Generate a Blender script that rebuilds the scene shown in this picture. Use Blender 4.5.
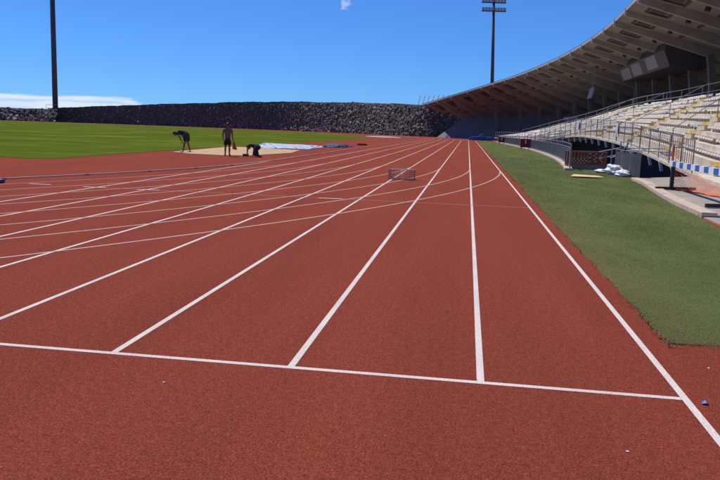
import bpy, bmesh, math, random
from mathutils import Vector, Matrix, Quaternion
R = math.radians
rnd = random.Random(7)
scene = bpy.context.scene
for o in list(bpy.data.objects): bpy.data.objects.remove(o)
COL = scene.collection

# ------------------------------------------------------------------ camera
CAM_H = 1.549
PITCH, YAW, ROLL = 0.15109, 0.13937, 0.03409
def cam_dir(x, y, z):
    c, s = math.cos(PITCH), math.sin(PITCH)
    x, y, z = x, c*y + s*z, -s*y + c*z
    c, s = math.cos(YAW), math.sin(YAW)
    return Vector((c*x - s*y, s*x + c*y, z))
c_, s_ = math.cos(ROLL), math.sin(ROLL)
right, up, fwd = cam_dir(c_, 0, s_), cam_dir(-s_, 0, c_), cam_dir(0, 1, 0)
# the picture is turned clockwise by ROLL: right axis dips in the picture, not in the world
cam = bpy.data.cameras.new('camera')
cam.sensor_width = 36.0; cam.lens = 735.4/720*36; cam.clip_start = 0.05; cam.clip_end = 6000
camo = bpy.data.objects.new('camera', cam); COL.objects.link(camo)
m = Matrix.Identity(4)
for i in range(3):
    m[i][0], m[i][1], m[i][2] = right[i], up[i], -fwd[i]
m[2][3] = CAM_H
camo.matrix_world = m
scene.camera = camo

# ------------------------------------------------------------------ sky, sun, exposure
SUN_EL, SUN_PHI = R(59), R(44)
SUN = Vector((-math.cos(SUN_EL)*math.cos(SUN_PHI), math.cos(SUN_EL)*math.sin(SUN_PHI), math.sin(SUN_EL)))
world = bpy.data.worlds.new('World'); scene.world = world; world.use_nodes = True
nt = world.node_tree; nt.nodes.clear()
sky = nt.nodes.new('ShaderNodeTexSky'); sky.sky_type = 'NISHITA'; sky.sun_disc = False
sky.sun_elevation = SUN_EL; sky.sun_rotation = math.atan2(SUN.x, SUN.y)
sky.altitude = 900; sky.air_density = 0.9; sky.dust_density = 0.1; sky.ozone_density = 4.0
gam = nt.nodes.new('ShaderNodeGamma'); gam.inputs['Gamma'].default_value = 0.9
nt.links.new(sky.outputs[0], gam.inputs['Color'])
hsv = nt.nodes.new('ShaderNodeMix'); hsv.data_type = 'RGBA'; hsv.blend_type = 'MULTIPLY'; hsv.inputs[0].default_value = 1.0   # camera's rendering of a clear sky
hsv.inputs[7].default_value = (0.412, 0.866, 1.607, 1); nt.links.new(gam.outputs[0], hsv.inputs[6])
# thin clouds: a low bank on the horizon to the left, faint wisps higher up
tc = nt.nodes.new('ShaderNodeTexCoord'); sep = nt.nodes.new('ShaderNodeSeparateXYZ')
nt.links.new(tc.outputs['Generated'], sep.inputs[0])
mp = nt.nodes.new('ShaderNodeMapping'); mp.inputs['Scale'].default_value = (11, 11, 130)
nt.links.new(tc.outputs['Generated'], mp.inputs[0])
ns = nt.nodes.new('ShaderNodeTexNoise'); ns.inputs['Scale'].default_value = 1.0; ns.inputs['Detail'].default_value = 7
nt.links.new(mp.outputs[0], ns.inputs[0])
def wmath(op, a, b=None, clamp=False):
    n = nt.nodes.new('ShaderNodeMath'); n.operation = op; n.use_clamp = clamp
    for i, v in enumerate((a, b)):
        if v is None: continue
        if isinstance(v, (int, float)): n.inputs[i].default_value = v
        else: nt.links.new(v, n.inputs[i])
    return n.outputs[0]
# bank is higher towards the left: top elevation falls with azimuth
azv = wmath('ARCTAN2', sep.outputs[0], sep.outputs[1])
top = wmath('MULTIPLY', wmath('SUBTRACT', wmath('MULTIPLY', azv, -1.0), 0.375), 0.42)             # sine of elevation
top = wmath('ADD', wmath('MINIMUM', top, 0.029), wmath('MULTIPLY', wmath('SUBTRACT', ns.outputs[0], 0.5), 0.014))
bank = wmath('MULTIPLY', wmath('SUBTRACT', top, sep.outputs[2]), 230.0, True)
bank = wmath('MULTIPLY', bank, wmath('SUBTRACT', wmath('MULTIPLY', ns.outputs[0], 3.0), 0.62), True)
mp2 = nt.nodes.new('ShaderNodeMapping'); mp2.inputs['Scale'].default_value = (3.2, 3.2, 9); mp2.inputs['Location'].default_value = (2.2, 0.4, 1.3)
nt.links.new(tc.outputs['Generated'], mp2.inputs[0])
ns2 = nt.nodes.new('ShaderNodeTexNoise'); ns2.inputs['Scale'].default_value = 2.4; ns2.inputs['Detail'].default_value = 8; ns2.inputs['Roughness'].default_value = 0.62
nt.links.new(mp2.outputs[0], ns2.inputs[0])
wisp = wmath('MULTIPLY', wmath('SUBTRACT', ns2.outputs[0], 0.66), 2.5, True)
puff_dir = cam_dir((345-360)/735.4*c_ + (3-240)/735.4*s_, 1, -((3-240)/735.4*c_ - (345-360)/735.4*s_)).normalized()
vd = nt.nodes.new('ShaderNodeVectorMath'); vd.operation = 'DISTANCE'; vd.inputs[1].default_value = puff_dir
nt.links.new(tc.outputs['Generated'], vd.inputs[0])
mp3 = nt.nodes.new('ShaderNodeMapping'); mp3.inputs['Scale'].default_value = (110, 110, 150); nt.links.new(tc.outputs['Generated'], mp3.inputs[0])
ns3 = nt.nodes.new('ShaderNodeTexNoise'); ns3.inputs['Scale'].default_value = 1.0; ns3.inputs['Detail'].default_value = 6; nt.links.new(mp3.outputs[0], ns3.inputs[0])
puff = wmath('MULTIPLY', wmath('SUBTRACT', wmath('SUBTRACT', wmath('MULTIPLY', ns3.outputs[0], 1.7), 0.52), wmath('MULTIPLY', vd.outputs['Value'], 45.0)), 2.4, True)
cov = wmath('MAXIMUM', wmath('MULTIPLY', bank, 0.9), wmath('MAXIMUM', wmath('MULTIPLY', wisp, 0.35), wmath('MULTIPLY', puff, 0.55)))
mix = nt.nodes.new('ShaderNodeMix'); mix.data_type = 'RGBA'
nt.links.new(cov, mix.inputs['Factor']); nt.links.new(hsv.outputs[2], mix.inputs[6])
mix.inputs[7].default_value = (8.6, 9.4, 10.6, 1)
bg = nt.nodes.new('ShaderNodeBackground'); bg.inputs['Strength'].default_value = 0.09
nt.links.new(mix.outputs[2], bg.inputs[0])
wo = nt.nodes.new('ShaderNodeOutputWorld'); nt.links.new(bg.outputs[0], wo.inputs[0])

sl = bpy.data.lights.new('sun', 'SUN'); sl.energy = 4.6; sl.angle = R(0.53); sl.color = (1.0, 0.94, 0.86)
slo = bpy.data.objects.new('sun', sl); COL.objects.link(slo)
slo.rotation_euler = SUN.to_track_quat('Z', 'Y').to_euler(); slo.location = (-20, 20, 60)
scene.view_settings.view_transform = 'Standard'; scene.view_settings.look = 'None'
scene.view_settings.exposure = 0.0; scene.view_settings.gamma = 1.0
scene.view_settings.use_curve_mapping = False
scene.render.engine = 'CYCLES'
scene.cycles.max_bounces = 6; scene.cycles.diffuse_bounces = 4; scene.cycles.use_denoising = True
try: scene.cycles.denoiser = 'OPENIMAGEDENOISE'
except Exception: pass

# ------------------------------------------------------------------ helpers
def tag(o, label=None, cat=None, group=None, kind=None):
    if label: o['label'] = label
    if cat: o['category'] = cat
    if group: o['group'] = group
    if kind: o['kind'] = kind
    return o
def link(name, me, parent=None, loc=None, rot=None):
    o = bpy.data.objects.new(name, me); COL.objects.link(o)
    if parent is not None: o.parent = parent
    if loc is not None: o.location = loc
    if rot is not None: o.rotation_euler = rot
    return o
def empty(name, loc=(0, 0, 0), rz=0, label=None, cat=None, group=None, kind=None):
    o = link(name, None, None, loc, (0, 0, rz)); o.empty_display_size = 0.2
    return tag(o, label, cat, group, kind)
class MB:
    """collects verts and faces for one mesh"""
    def __init__(s): s.v = []; s.f = []; s.m = []
    def add(s, vs, fs, mi=0):
        b = len(s.v); s.v += [tuple(p) for p in vs]
        for f in fs: s.f.append(tuple(i + b for i in f)); s.m.append(mi)
        return s
    def box(s, x0, x1, y0, y1, z0, z1, mi=0):
        return s.add([(x0,y0,z0),(x1,y0,z0),(x1,y1,z0),(x0,y1,z0),(x0,y0,z1),(x1,y0,z1),(x1,y1,z1),(x0,y1,z1)],
                     [(0,3,2,1),(4,5,6,7),(0,1,5,4),(1,2,6,5),(2,3,7,6),(3,0,4,7)], mi)
    def obox(s, c, ax, ay, az, mi=0):
        c, ax, ay, az = map(Vector, (c, ax, ay, az))
        vs = [c + ax*a + ay*b + az*d for d in (-1, 1) for a, b in ((-1,-1),(1,-1),(1,1),(-1,1))]
        return s.add(vs, [(0,3,2,1),(4,5,6,7),(0,1,5,4),(1,2,6,5),(2,3,7,6),(3,0,4,7)], mi)
    def beam(s, a, b, w, h, upv=(0,0,1), mi=0, w2=None, h2=None):
        a, b, upv = Vector(a), Vector(b), Vector(upv)
        d = (b - a).normalized(); sd = d.cross(upv).normalized(); u = sd.cross(d)
        w2 = w if w2 is None else w2; h2 = h if h2 is None else h2
        vs = []
        for p, ww, hh in ((a, w, h), (b, w2, h2)):
            for i, j in ((-1,-1),(1,-1),(1,1),(-1,1)): vs.append(p + sd*(i*ww/2) + u*(j*hh/2))
        return s.add(vs, [(0,3,2,1),(4,5,6,7),(0,1,5,4),(1,2,6,5),(2,3,7,6),(3,0,4,7)], mi)
    def tube(s, pts, r, n=6, mi=0, cap=True):
        pts = [Vector(p) for p in pts]
        rs = r if isinstance(r, (list, tuple)) else [r]*len(pts)
        vs = []; fs = []
        for i, p in enumerate(pts):
            d = (pts[min(i+1, len(pts)-1)] - pts[max(i-1, 0)]).normalized()
            a = d.orthogonal() if abs(d.z) > 0.99 else d.cross(Vector((0,0,1)))
            a.normalize(); b = d.cross(a)
            for k in range(n):
                t = 2*math.pi*k/n; vs.append(p + (a*math.cos(t) + b*math.sin(t))*rs[i])
        for i in range(len(pts)-1):
            for k in range(n):
                k2 = (k+1) % n; fs.append((i*n+k, i*n+k2, (i+1)*n+k2, (i+1)*n+k))
        if cap: fs += [tuple(range(n))[::-1], tuple((len(pts)-1)*n + k for k in range(n))]
        return s.add(vs, fs, mi)
    def ribbon(s, L, Rr, mi=0):
        n = len(L); return s.add(list(L) + list(Rr), [(i, i+1, n+i+1, n+i) for i in range(n-1)], mi)
    def mesh(s, name, mats, smooth=False):
        me = bpy.data.meshes.new(name); me.from_pydata(s.v, [], s.f)
        for mt in (mats if isinstance(mats, (list, tuple)) else [mats]): me.materials.append(mt)
        if any(s.m): me.polygons.foreach_set('material_index', s.m)
        if smooth: me.polygons.foreach_set('use_smooth', [True]*len(me.polygons))
        me.update(); return me
    def build(s, name, mats, parent=None, smooth=False, fix=True, bevel=0):
        me = s.mesh(name, mats, smooth)
        if fix:
            bm = bmesh.new(); bm.from_mesh(me); bmesh.ops.recalc_face_normals(bm, faces=bm.faces); bm.to_mesh(me); bm.free()
        o = link(name, me, parent)
        if bevel:
            b = o.modifiers.new('bevel', 'BEVEL'); b.width = bevel; b.segments = 2
        return o
def interp(tab, x):
    if x <= tab[0][0]: return tab[0][1:]
    for a, b in zip(tab, tab[1:]):
        if x <= b[0]:
            i = tab.index(a); p0 = tab[max(i-1, 0)]; p3 = tab[min(i+2, len(tab)-1)]
            t = (x - a[0])/(b[0] - a[0]); out = []
            for k in range(1, len(a)):
                h = b[0] - a[0]
                m0 = (b[k]-p0[k])/(b[0]-p0[0]) if b[0] != p0[0] else 0
                m1 = (p3[k]-a[k])/(p3[0]-a[0]) if p3[0] != a[0] else 0
                t2, t3 = t*t, t*t*t
                out.append((2*t3-3*t2+1)*a[k] + (t3-2*t2+t)*h*m0 + (-2*t3+3*t2)*b[k] + (t3-t2)*h*m1)
            return tuple(out)
    return tab[-1][1:]
def frange(a, b, st):
    n = max(1, int(round((b-a)/st))); return [a + (b-a)*i/n for i in range(n+1)]

# ------------------------------------------------------------------ materials
MATS = {}
def mat(name, col, rough=0.8, var=0.15, scale=4.0, col2=None, bump=0.0, bscale=None, metal=0.0, detail=5, island=False, spec=0.4, coords='Object'):
    if name in MATS: return MATS[name]
    mt = bpy.data.materials.new(name); mt.use_nodes = True; t = mt.node_tree; N = t.nodes
    b = N['Principled BSDF']; b.inputs['Roughness'].default_value = rough; b.inputs['Metallic'].default_value = metal
    b.inputs['Specular IOR Level'].default_value = spec
    g = N.new('ShaderNodeNewGeometry')
    n = N.new('ShaderNodeTexNoise'); n.inputs['Scale'].default_value = scale; n.inputs['Detail'].default_value = detail
    n.inputs['Roughness'].default_value = 0.6
    t.links.new(g.outputs['Position'], n.inputs[0])
    r = N.new('ShaderNodeValToRGB')
    c1 = [max(0, x*(1-var)) for x in col]; c2 = list(col2) if col2 else [min(1, x*(1+var)) for x in col]
    r.color_ramp.elements[0].color = (*c1, 1); r.color_ramp.elements[1].color = (*c2, 1)
    r.color_ramp.elements[0].position = 0.3; r.color_ramp.elements[1].position = 0.7
    t.links.new(n.outputs[0], r.inputs[0]); out = r.outputs[0]
    if island:
        mx = N.new('ShaderNodeMix'); mx.data_type = 'RGBA'; mx.blend_type = 'MULTIPLY'; mx.inputs[0].default_value = 1
        rr = N.new('ShaderNodeValToRGB'); rr.color_ramp.elements[0].color = (.45,.45,.45,1); rr.color_ramp.elements[1].color = (1.3,1.3,1.3,1)
        t.links.new(g.outputs['Random Per Island'], rr.inputs[0])
        t.links.new(out, mx.inputs[6]); t.links.new(rr.outputs[0], mx.inputs[7]); out = mx.outputs[2]
    t.links.new(out, b.inputs['Base Color'])
    if bump:
        n2 = N.new('ShaderNodeTexNoise'); n2.inputs['Scale'].default_value = bscale or scale*4; n2.inputs['Detail'].default_value = 4
        t.links.new(g.outputs['Position'], n2.inputs[0])
        bp = N.new('ShaderNodeBump'); bp.inputs['Strength'].default_value = bump; bp.inputs['Distance'].default_value = 0.02
        t.links.new(n2.outputs[0], bp.inputs['Height']); t.links.new(bp.outputs[0], b.inputs['Normal'])
    MATS[name] = mt; return mt

def node_mat(name, rough=0.9, spec=0.3):
    mt = bpy.data.materials.new(name); mt.use_nodes = True; t = mt.node_tree
    b = t.nodes['Principled BSDF']; b.inputs['Roughness'].default_value = rough; b.inputs['Specular IOR Level'].default_value = spec
    g = t.nodes.new('ShaderNodeNewGeometry'); MATS[name] = mt
    def noise(scale, detail=5, rg=0.6, vec=None, st=None):
        n = t.nodes.new('ShaderNodeTexNoise'); n.inputs['Scale'].default_value = scale; n.inputs['Detail'].default_value = detail
        n.inputs['Roughness'].default_value = rg
        src = g.outputs['Position']
        if st:
            mm = t.nodes.new('ShaderNodeMapping'); mm.inputs['Scale'].default_value = st; t.links.new(src, mm.inputs[0]); src = mm.outputs[0]
        t.links.new(src, n.inputs[0]); return n.outputs[0]
    def ramp(src, stops):
        r = t.nodes.new('ShaderNodeValToRGB'); els = r.color_ramp.elements
        while len(els) < len(stops): els.new(0.5)
        for e, (p, c) in zip(els, stops): e.position = p; e.color = (*c, 1) if len(c) == 3 else c
        t.links.new(src, r.inputs[0]); return r.outputs[0]
    def mixc(fac, a, bb, mode='MIX'):
        mx = t.nodes.new('ShaderNodeMix'); mx.data_type = 'RGBA'; mx.blend_type = mode
        for sk, v in ((mx.inputs[0], fac), (mx.inputs[6], a), (mx.inputs[7], bb)):
            if isinstance(v, (int, float)): sk.default_value = v
            elif isinstance(v, tuple): sk.default_value = (*v, 1)
            else: t.links.new(v, sk)
        return mx.outputs[2]
    def bump(h, st, dist=0.01):
        bp = t.nodes.new('ShaderNodeBump'); bp.inputs['Strength'].default_value = st; bp.inputs['Distance'].default_value = dist
        t.links.new(h, bp.inputs['Height']); t.links.new(bp.outputs[0], b.inputs['Normal'])
    def base(c): t.links.new(c, b.inputs['Base Color'])
    return mt, t, noise, ramp, mixc, bump, base, g

# rubber track
M_track, t, noise, ramp, mixc, bump, base, g = node_mat('track_rubber', 0.85, 0.009)
fine = noise(88, 4, 0.85); mid = noise(24, 4, 0.7); big = noise(0.33, 5, 0.6); streak = noise(0.9, 4, 0.6, st=(1.3, 0.12, 1))
c = ramp(fine, [(0.32, (0.040, 0.010, 0.008)), (0.5, (0.232, 0.048, 0.031)), (0.66, (0.47, 0.122, 0.070))])
c = mixc(ramp(big, [(0.35, (0,0,0)), (0.7, (1,1,1))]), c, mixc(0.22, c, (0.20, 0.060, 0.042)))
c = mixc(1.0, c, ramp(streak, [(0.3, (0.88,0.89,0.92)), (0.7, (1.10,1.07,1.04))]), 'MULTIPLY')
c = mixc(1.0, c, ramp(mid, [(0.3, (0.74,0.74,0.76)), (0.7, (1.24,1.24,1.20))]), 'MULTIPLY')
spk = ramp(noise(70, 1, 0.5), [(0.72, (0,0,0)), (0.76, (1,1,1))])
c = mixc(mixc(1.0, spk, (0.45, 0.45, 0.45), 'MULTIPLY'), c, (0.50, 0.27, 0.14))
base(c); bump(fine, 0.8, 0.010)
# line paint, worn through to the granules
M_line, t, noise, ramp, mixc, bump, base, g = node_mat('line_paint', 0.75, 0.0)
fine = noise(130, 3, 0.75); big = noise(1.7, 4)
c = ramp(fine, [(0.33, (0.27, 0.12, 0.09)), (0.44, (0.60, 0.52, 0.48)), (0.62, (0.78, 0.72, 0.68))])
c = mixc(1.0, c, ramp(big, [(0.3, (0.85,0.83,0.83)), (0.65, (1,1,1))]), 'MULTIPLY')
base(c); bump(fine, 0.4, 0.005)
M_line2, t, noise, ramp, mixc, bump, base, g = node_mat('line_paint_faded', 0.8, 0.0)
c = ramp(noise(150, 3, 0.7), [(0.35, (0.27, 0.075, 0.055)), (0.6, (0.56, 0.42, 0.40))]); base(c)
M_line3, t, noise, ramp, mixc, bump, base, g = node_mat('line_paint_orange', 0.8, 0.0)
c = ramp(noise(60, 3, 0.7), [(0.35, (0.27, 0.06, 0.04)), (0.65, (0.42, 0.15, 0.04))]); base(c)
M_line4, t, noise, ramp, mixc, bump, base, g = node_mat('line_paint_bend', 0.8, 0.0)
c = ramp(noise(120, 3, 0.7), [(0.32, (0.33, 0.14, 0.11)), (0.55, (0.56, 0.45, 0.41))]); base(c)
# infield lawn
M_lawn, t, noise, ramp, mixc, bump, base, g = node_mat('lawn', 0.9, 0.0)
c = ramp(noise(0.13, 6, 0.65), [(0.3, (0.060, 0.088, 0.012)), (0.5, (0.088, 0.118, 0.016)), (0.70, (0.165, 0.165, 0.034))])
c = mixc(1.0, c, ramp(noise(5, 5, 0.7), [(0.3, (0.75,0.78,0.7)), (0.7, (1.2,1.2,1.2))]), 'MULTIPLY')
c = mixc(1.0, c, ramp(noise(0.6, 3, 0.5, st=(0.25, 1, 1)), [(0.35, (0.85,0.88,0.85)), (0.65, (1.1,1.1,1.05))]), 'MULTIPLY')
base(c); bump(noise(9, 5), 0.5, 0.05)
# synthetic turf strip, dusty, with reddish granules near its border
M_turf, t, noise, ramp, mixc, bump, base, g = node_mat('turf', 0.95, 0.0)
c = ramp(noise(60, 4, 0.7), [(0.3, (0.072, 0.094, 0.032)), (0.7, (0.120, 0.142, 0.054))])
c = mixc(1.0, c, ramp(noise(0.55, 6, 0.65, st=(1.4, 0.5, 1)), [(0.3, (0.72,0.78,0.70)), (0.5, (1,1,1)), (0.72, (1.35,1.25,1.2))]), 'MULTIPLY')
c = mixc(ramp(noise(1.1, 6, 0.7), [(0.60, (0,0,0)), (0.78, (0.5,0.5,0.5))]), c, (0.24, 0.19, 0.12))
sx = t.nodes.new('ShaderNodeSeparateXYZ'); t.links.new(g.outputs['Position'], sx.inputs[0])
def mth(op, a, b2, cl=False):
    n = t.nodes.new('ShaderNodeMath'); n.operation = op; n.use_clamp = cl
    for i, v in enumerate((a, b2)):
        if isinstance(v, (int, float)): n.inputs[i].default_value = v
        else: t.links.new(v, n.inputs[i])
    return n.outputs[0]
edge = mth('MAXIMUM', mth('MULTIPLY', mth('SUBTRACT', 2.35, sx.outputs[0]), 1.1, True), mth('MULTIPLY', mth('SUBTRACT', 6.6, sx.outputs[1]), 1.0, True))
edge = mth('MULTIPLY', edge, mth('MULTIPLY', mth('SUBTRACT', noise(3.2, 6, 0.7), 0.36), 3.2, True), True)
c = mixc(mth('MULTIPLY', edge, 0.75), c, (0.17, 0.095, 0.055))
base(c); bump(noise(120, 3), 0.6, 0.01)
M_blade, t, noise, ramp, mixc, bump, base, g = node_mat('turf_blade', 0.8, 0.2)
rr = t.nodes.new('ShaderNodeValToRGB'); rr.color_ramp.elements[0].color = (0.094, 0.121, 0.042, 1); rr.color_ramp.elements[1].color = (0.158, 0.184, 0.07, 1)
t.links.new(g.outputs['Random Per Island'], rr.inputs[0])
c = mixc(1.0, rr.outputs[0], ramp(noise(0.55, 6, 0.65, st=(1.4, 0.5, 1)), [(0.3, (0.70,0.78,0.66)), (0.5, (1,1,1)), (0.72, (1.5,1.35,1.3))]), 'MULTIPLY')
c = mixc(ramp(noise(1.1, 6, 0.7), [(0.58, (0,0,0)), (0.76, (0.6,0.6,0.6))]), c, (0.26, 0.20, 0.12))
sx = t.nodes.new('ShaderNodeSeparateXYZ'); t.links.new(g.outputs['Position'], sx.inputs[0])
def mth(op, a, b2, cl=False):
    n = t.nodes.new('ShaderNodeMath'); n.operation = op; n.use_clamp = cl
    for i, v in enumerate((a, b2)):
        if isinstance(v, (int, float)): n.inputs[i].default_value = v
        else: t.links.new(v, n.inputs[i])
    return n.outputs[0]
edge = mth('MAXIMUM', mth('MULTIPLY', mth('SUBTRACT', 2.35, sx.outputs[0]), 1.1, True), mth('MULTIPLY', mth('SUBTRACT', 6.6, sx.outputs[1]), 1.0, True))
edge = mth('MULTIPLY', edge, mth('MULTIPLY', mth('SUBTRACT', noise(3.2, 6, 0.7), 0.36), 3.2, True), True)
c = mixc(mth('MULTIPLY', edge, 0.75), c, (0.17, 0.095, 0.055))
base(c)
M_weed = mat('weed_green', (0.09, 0.10, 0.03), 0.8, 0.4, 3, col2=(0.24, 0.16, 0.08))
# basalt rubble
M_rock, t, noise, ramp, mixc, bump, base, g = node_mat('basalt_stones', 0.9, 0.3)
c = ramp(g.outputs['Random Per Island'], [(0.0, (0.065, 0.057, 0.052)), (0.4, (0.14, 0.12, 0.105)), (0.7, (0.25, 0.21, 0.175)), (0.92, (0.48, 0.40, 0.31)), (1.0, (0.62, 0.52, 0.40))])
c = mixc(1.0, c, ramp(noise(2.5, 5, 0.7), [(0.3, (0.6,0.6,0.6)), (0.7, (1.3,1.3,1.3))]), 'MULTIPLY')
base(c); bump(noise(4, 5), 0.8, 0.2)
M_rockbase = mat('basalt_gap', (0.085, 0.075, 0.068), 0.95, 0.4, 1.5, bump=0.8, bscale=3)
M_earth = mat('dry_earth', (0.17, 0.13, 0.09), 0.95, 0.3, 0.2, bump=0.4)
M_conc = mat('concrete_terrace', (0.56, 0.485, 0.39), 0.85, 0.22, 1.2, bump=0.2, bscale=20)
M_roof = mat('concrete_roof', (0.20, 0.187, 0.172), 0.8, 0.18, 0.6, bump=0.15, bscale=6)
M_rib = mat('concrete_rib', (0.30, 0.272, 0.245), 0.8, 0.2, 0.8)
M_roofdark = mat('roof_recess', (0.06, 0.053, 0.048), 0.9, 0.2, 2)
M_wallgrey = mat('back_wall_concrete', (0.17, 0.165, 0.17), 0.85, 0.15, 0.4)
M_fascia = mat('roof_edge_metal', (0.42, 0.39, 0.36), 0.5, 0.1, 2, metal=0.0)
M_pave = mat('paving_concrete', (0.30, 0.27, 0.235), 0.85, 0.18, 1.4, bump=0.25, bscale=60)
M_paver = mat('paving_red', (0.33, 0.215, 0.175), 0.85, 0.2, 1.4, bump=0.25, bscale=60)
M_cope = mat('coping_stone', (0.50, 0.385, 0.30), 0.8, 0.15, 3, bump=0.2, bscale=40)
M_galv = mat('galvanised_steel', (0.27, 0.275, 0.29), 0.45, 0.2, 6, metal=0.55)
M_bar = mat('grey_painted_bar', (0.215, 0.222, 0.24), 0.5, 0.2, 6, metal=0.2)
M_raildark = mat('dull_steel', (0.25, 0.245, 0.25), 0.5, 0.2, 6, metal=0.3)
M_seat = mat('seat_pale', (0.74, 0.67, 0.56), 0.75, 0.18, 1.5, spec=0.15)
M_sheen_sign = mat('seat_sheen_sign_blue', (0.47, 0.50, 0.53), 0.7, 0.18, 1.5, spec=0.15)  # sky reflection on some seats painted as bluish colour; also the signs' own blue
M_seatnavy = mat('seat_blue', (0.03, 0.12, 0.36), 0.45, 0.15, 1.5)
M_yellow = mat('step_yellow', (0.60, 0.41, 0.10), 0.7, 0.25, 3)
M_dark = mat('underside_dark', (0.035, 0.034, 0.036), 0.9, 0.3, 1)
M_sand = mat('sand', (0.47, 0.32, 0.17), 0.95, 0.12, 3, bump=0.7, bscale=12)
M_tarp = mat('tarp_silver', (0.50, 0.56, 0.66), 0.4, 0.12, 1.2)
M_tarpb = mat('tarp_navy', (0.03, 0.04, 0.09), 0.5, 0.2, 2)
M_pole = mat('pole_steel', (0.105, 0.10, 0.11), 0.55, 0.2, 1, metal=0.3)
M_lamp = mat('lamp_housing', (0.11, 0.10, 0.10), 0.5, 0.3, 3)
M_glass = mat('lamp_glass', (0.45, 0.42, 0.40), 0.2, 0.1, 3)
M_black = mat('black_paint', (0.012, 0.012, 0.02), 0.5, 0.3, 10)
M_white = mat('white_paint', (0.76, 0.75, 0.73), 0.5, 0.08, 10)
M_blue = mat('blue_paint', (0.025, 0.13, 0.44), 0.5, 0.12, 10)
M_orange = mat('orange_net', (0.66, 0.15, 0.055), 0.7, 0.15, 8)
M_maroon = mat('maroon_board', (0.20, 0.012, 0.028), 0.6, 0.15, 3)
M_sheet = mat('dark_grey_sheet', (0.085, 0.085, 0.09), 0.6, 0.2, 3)
M_brick = mat('red_brown_block', (0.33, 0.135, 0.09), 0.85, 0.25, 6, bump=0.3, bscale=30)
M_bag = mat('white_plastic', (0.78, 0.77, 0.78), 0.4, 0.06, 6)
M_board = mat('raw_board', (0.66, 0.48, 0.26), 0.7, 0.12, 3)
M_bluemat = mat('blue_vinyl', (0.02, 0.09, 0.33), 0.45, 0.2, 1.5)
M_kerb = mat('kerb_aluminium', (0.44, 0.40, 0.385), 0.7, 0.1, 3)
M_mesh = mat('wire_grey', (0.22, 0.165, 0.14), 0.6, 0.25, 8, metal=0.2)
M_pane = mat('cabin_pane', (0.27, 0.275, 0.29), 0.35, 0.1, 1)
M_cabin = mat('cabin_panel', (0.075, 0.07, 0.07), 0.6, 0.15, 1)
M_skin = mat('skin_tan', (0.25, 0.12, 0.075), 0.6, 0.08, 8)
M_hair = mat('hair_dark', (0.02, 0.015, 0.012), 0.7, 0.2, 30)
M_navy = mat('cloth_navy', (0.028, 0.03, 0.045), 0.85, 0.2, 12)
M_olive = mat('cloth_olive', (0.15, 0.138, 0.105), 0.9, 0.2, 12)
M_camo = mat('cloth_dark_brown', (0.032, 0.026, 0.022), 0.9, 0.4, 14, col2=(0.12, 0.10, 0.08))
M_clothw = mat('cloth_white', (0.62, 0.63, 0.66), 0.85, 0.1, 6)
M_clothr = mat('cloth_red', (0.36, 0.02, 0.03), 0.85, 0.1, 6)
M_redbag = mat('bag_red', (0.72, 0.07, 0.025), 0.6, 0.1, 6)
M_shoe = mat('shoe_white', (0.62, 0.62, 0.62), 0.6, 0.1, 12)

# ------------------------------------------------------------------ ground
def sheet(name, poly, z, mt, kind='structure', parent=None, thick=0):
    mb = MB(); n = len(poly); mb.add([(x, y, z) for x, y in poly], [tuple(range(n))])
    if thick:
        mb.add([(x, y, z) for x, y in poly] + [(x, y, z-thick) for x, y in poly], [(i, (i+1) % n, n+(i+1) % n, n+i) for i in range(n)])
    o = mb.build(name, mt, parent, fix=False)
    if not parent: o['kind'] = kind
    return o
gmb = MB()
for q in ([(-3000,-3000),(3000,-3000),(3000,27),(-3000,27)], [(-3000,80),(3000,80),(3000,3000),(-3000,3000)], [(-3000,27),(4.6,27),(4.6,80),(-3000,80)], [(45,27),(3000,27),(3000,80),(45,80)]):
    gmb.add([(x, y, -.06) for x, y in q], [(0,1,2,3)])
gmb.build('ground', M_earth, None, fix=False)['kind'] = 'structure'
track = sheet('running_track', [(-230,-40),(46,-40),(46,32),(12.5,32),(9.05,31.45),(6.05,28.3),(6.62,31),(6.7,34.4),(6.8,38),(6.9,47),(6.9,78),(12.5,78),(46,78),(46,190),(6,300),(-230,300)], 0.0, M_track)

X0, LW, LANES = 1.383, 1.22, 8
R0, CX, CY0, CY1 = 49.86, 1.383-49.86, 31.78, 133.0
Y_START = 4.484
def line_mesh(name, pts, w, mt, z=0.001):
    pts = [Vector((p[0], p[1], 0)) for p in pts]; L = []; Rr = []
    for i, p in enumerate(pts):
        d = (pts[min(i+1, len(pts)-1)] - pts[max(i-1, 0)]).normalized(); nn = Vector((d.y, -d.x, 0))
        L.append((p - nn*w/2) + Vector((0,0,z))); Rr.append((p + nn*w/2) + Vector((0,0,z)))
    return MB().ribbon(L, Rr).build(name, mt, track)
for i in range(LANES + 1):
    x = X0 - LW*i; r = R0 - LW*i
    if i < 8:
        y0 = -12 if i == 0 else Y_START + 0.0245
        pts = [(x, y) for y in frange(y0, CY1, 6)]
        pts += [(CX + r*math.cos(a), CY1 + r*math.sin(a)) for a in [R(k) for k in range(3, 96, 3)]]
        line_mesh('lane_line', pts, 0.047, M_line, 0.001)
        # the bend that leaves the straight towards the left
        pts = [(CX + r*math.cos(a), CY0 + r*math.sin(a)) for a in [R(k*1.0) for k in range(-78, 1, 1)]]
        line_mesh('lane_line', pts, 0.045, M_line4, 0.0025)
    else:
        line_mesh('lane_line', [(x, y) for y in frange(Y_START, 34, 5)], 0.05, M_line, 0.001)
line_mesh('start_line', [(-14, Y_START), (X0-0.0245, Y_START)], 0.047, M_line, 0.001)
line_mesh('cross_line', [(-8.4, 15.80), (X0-0.03, 15.80)], 0.04, M_line2, 0.004)
line_mesh('cross_line', [(-3.4, 38.6), (X0-0.03, 38.6)], 0.05, M_line2, 0.004)
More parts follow.
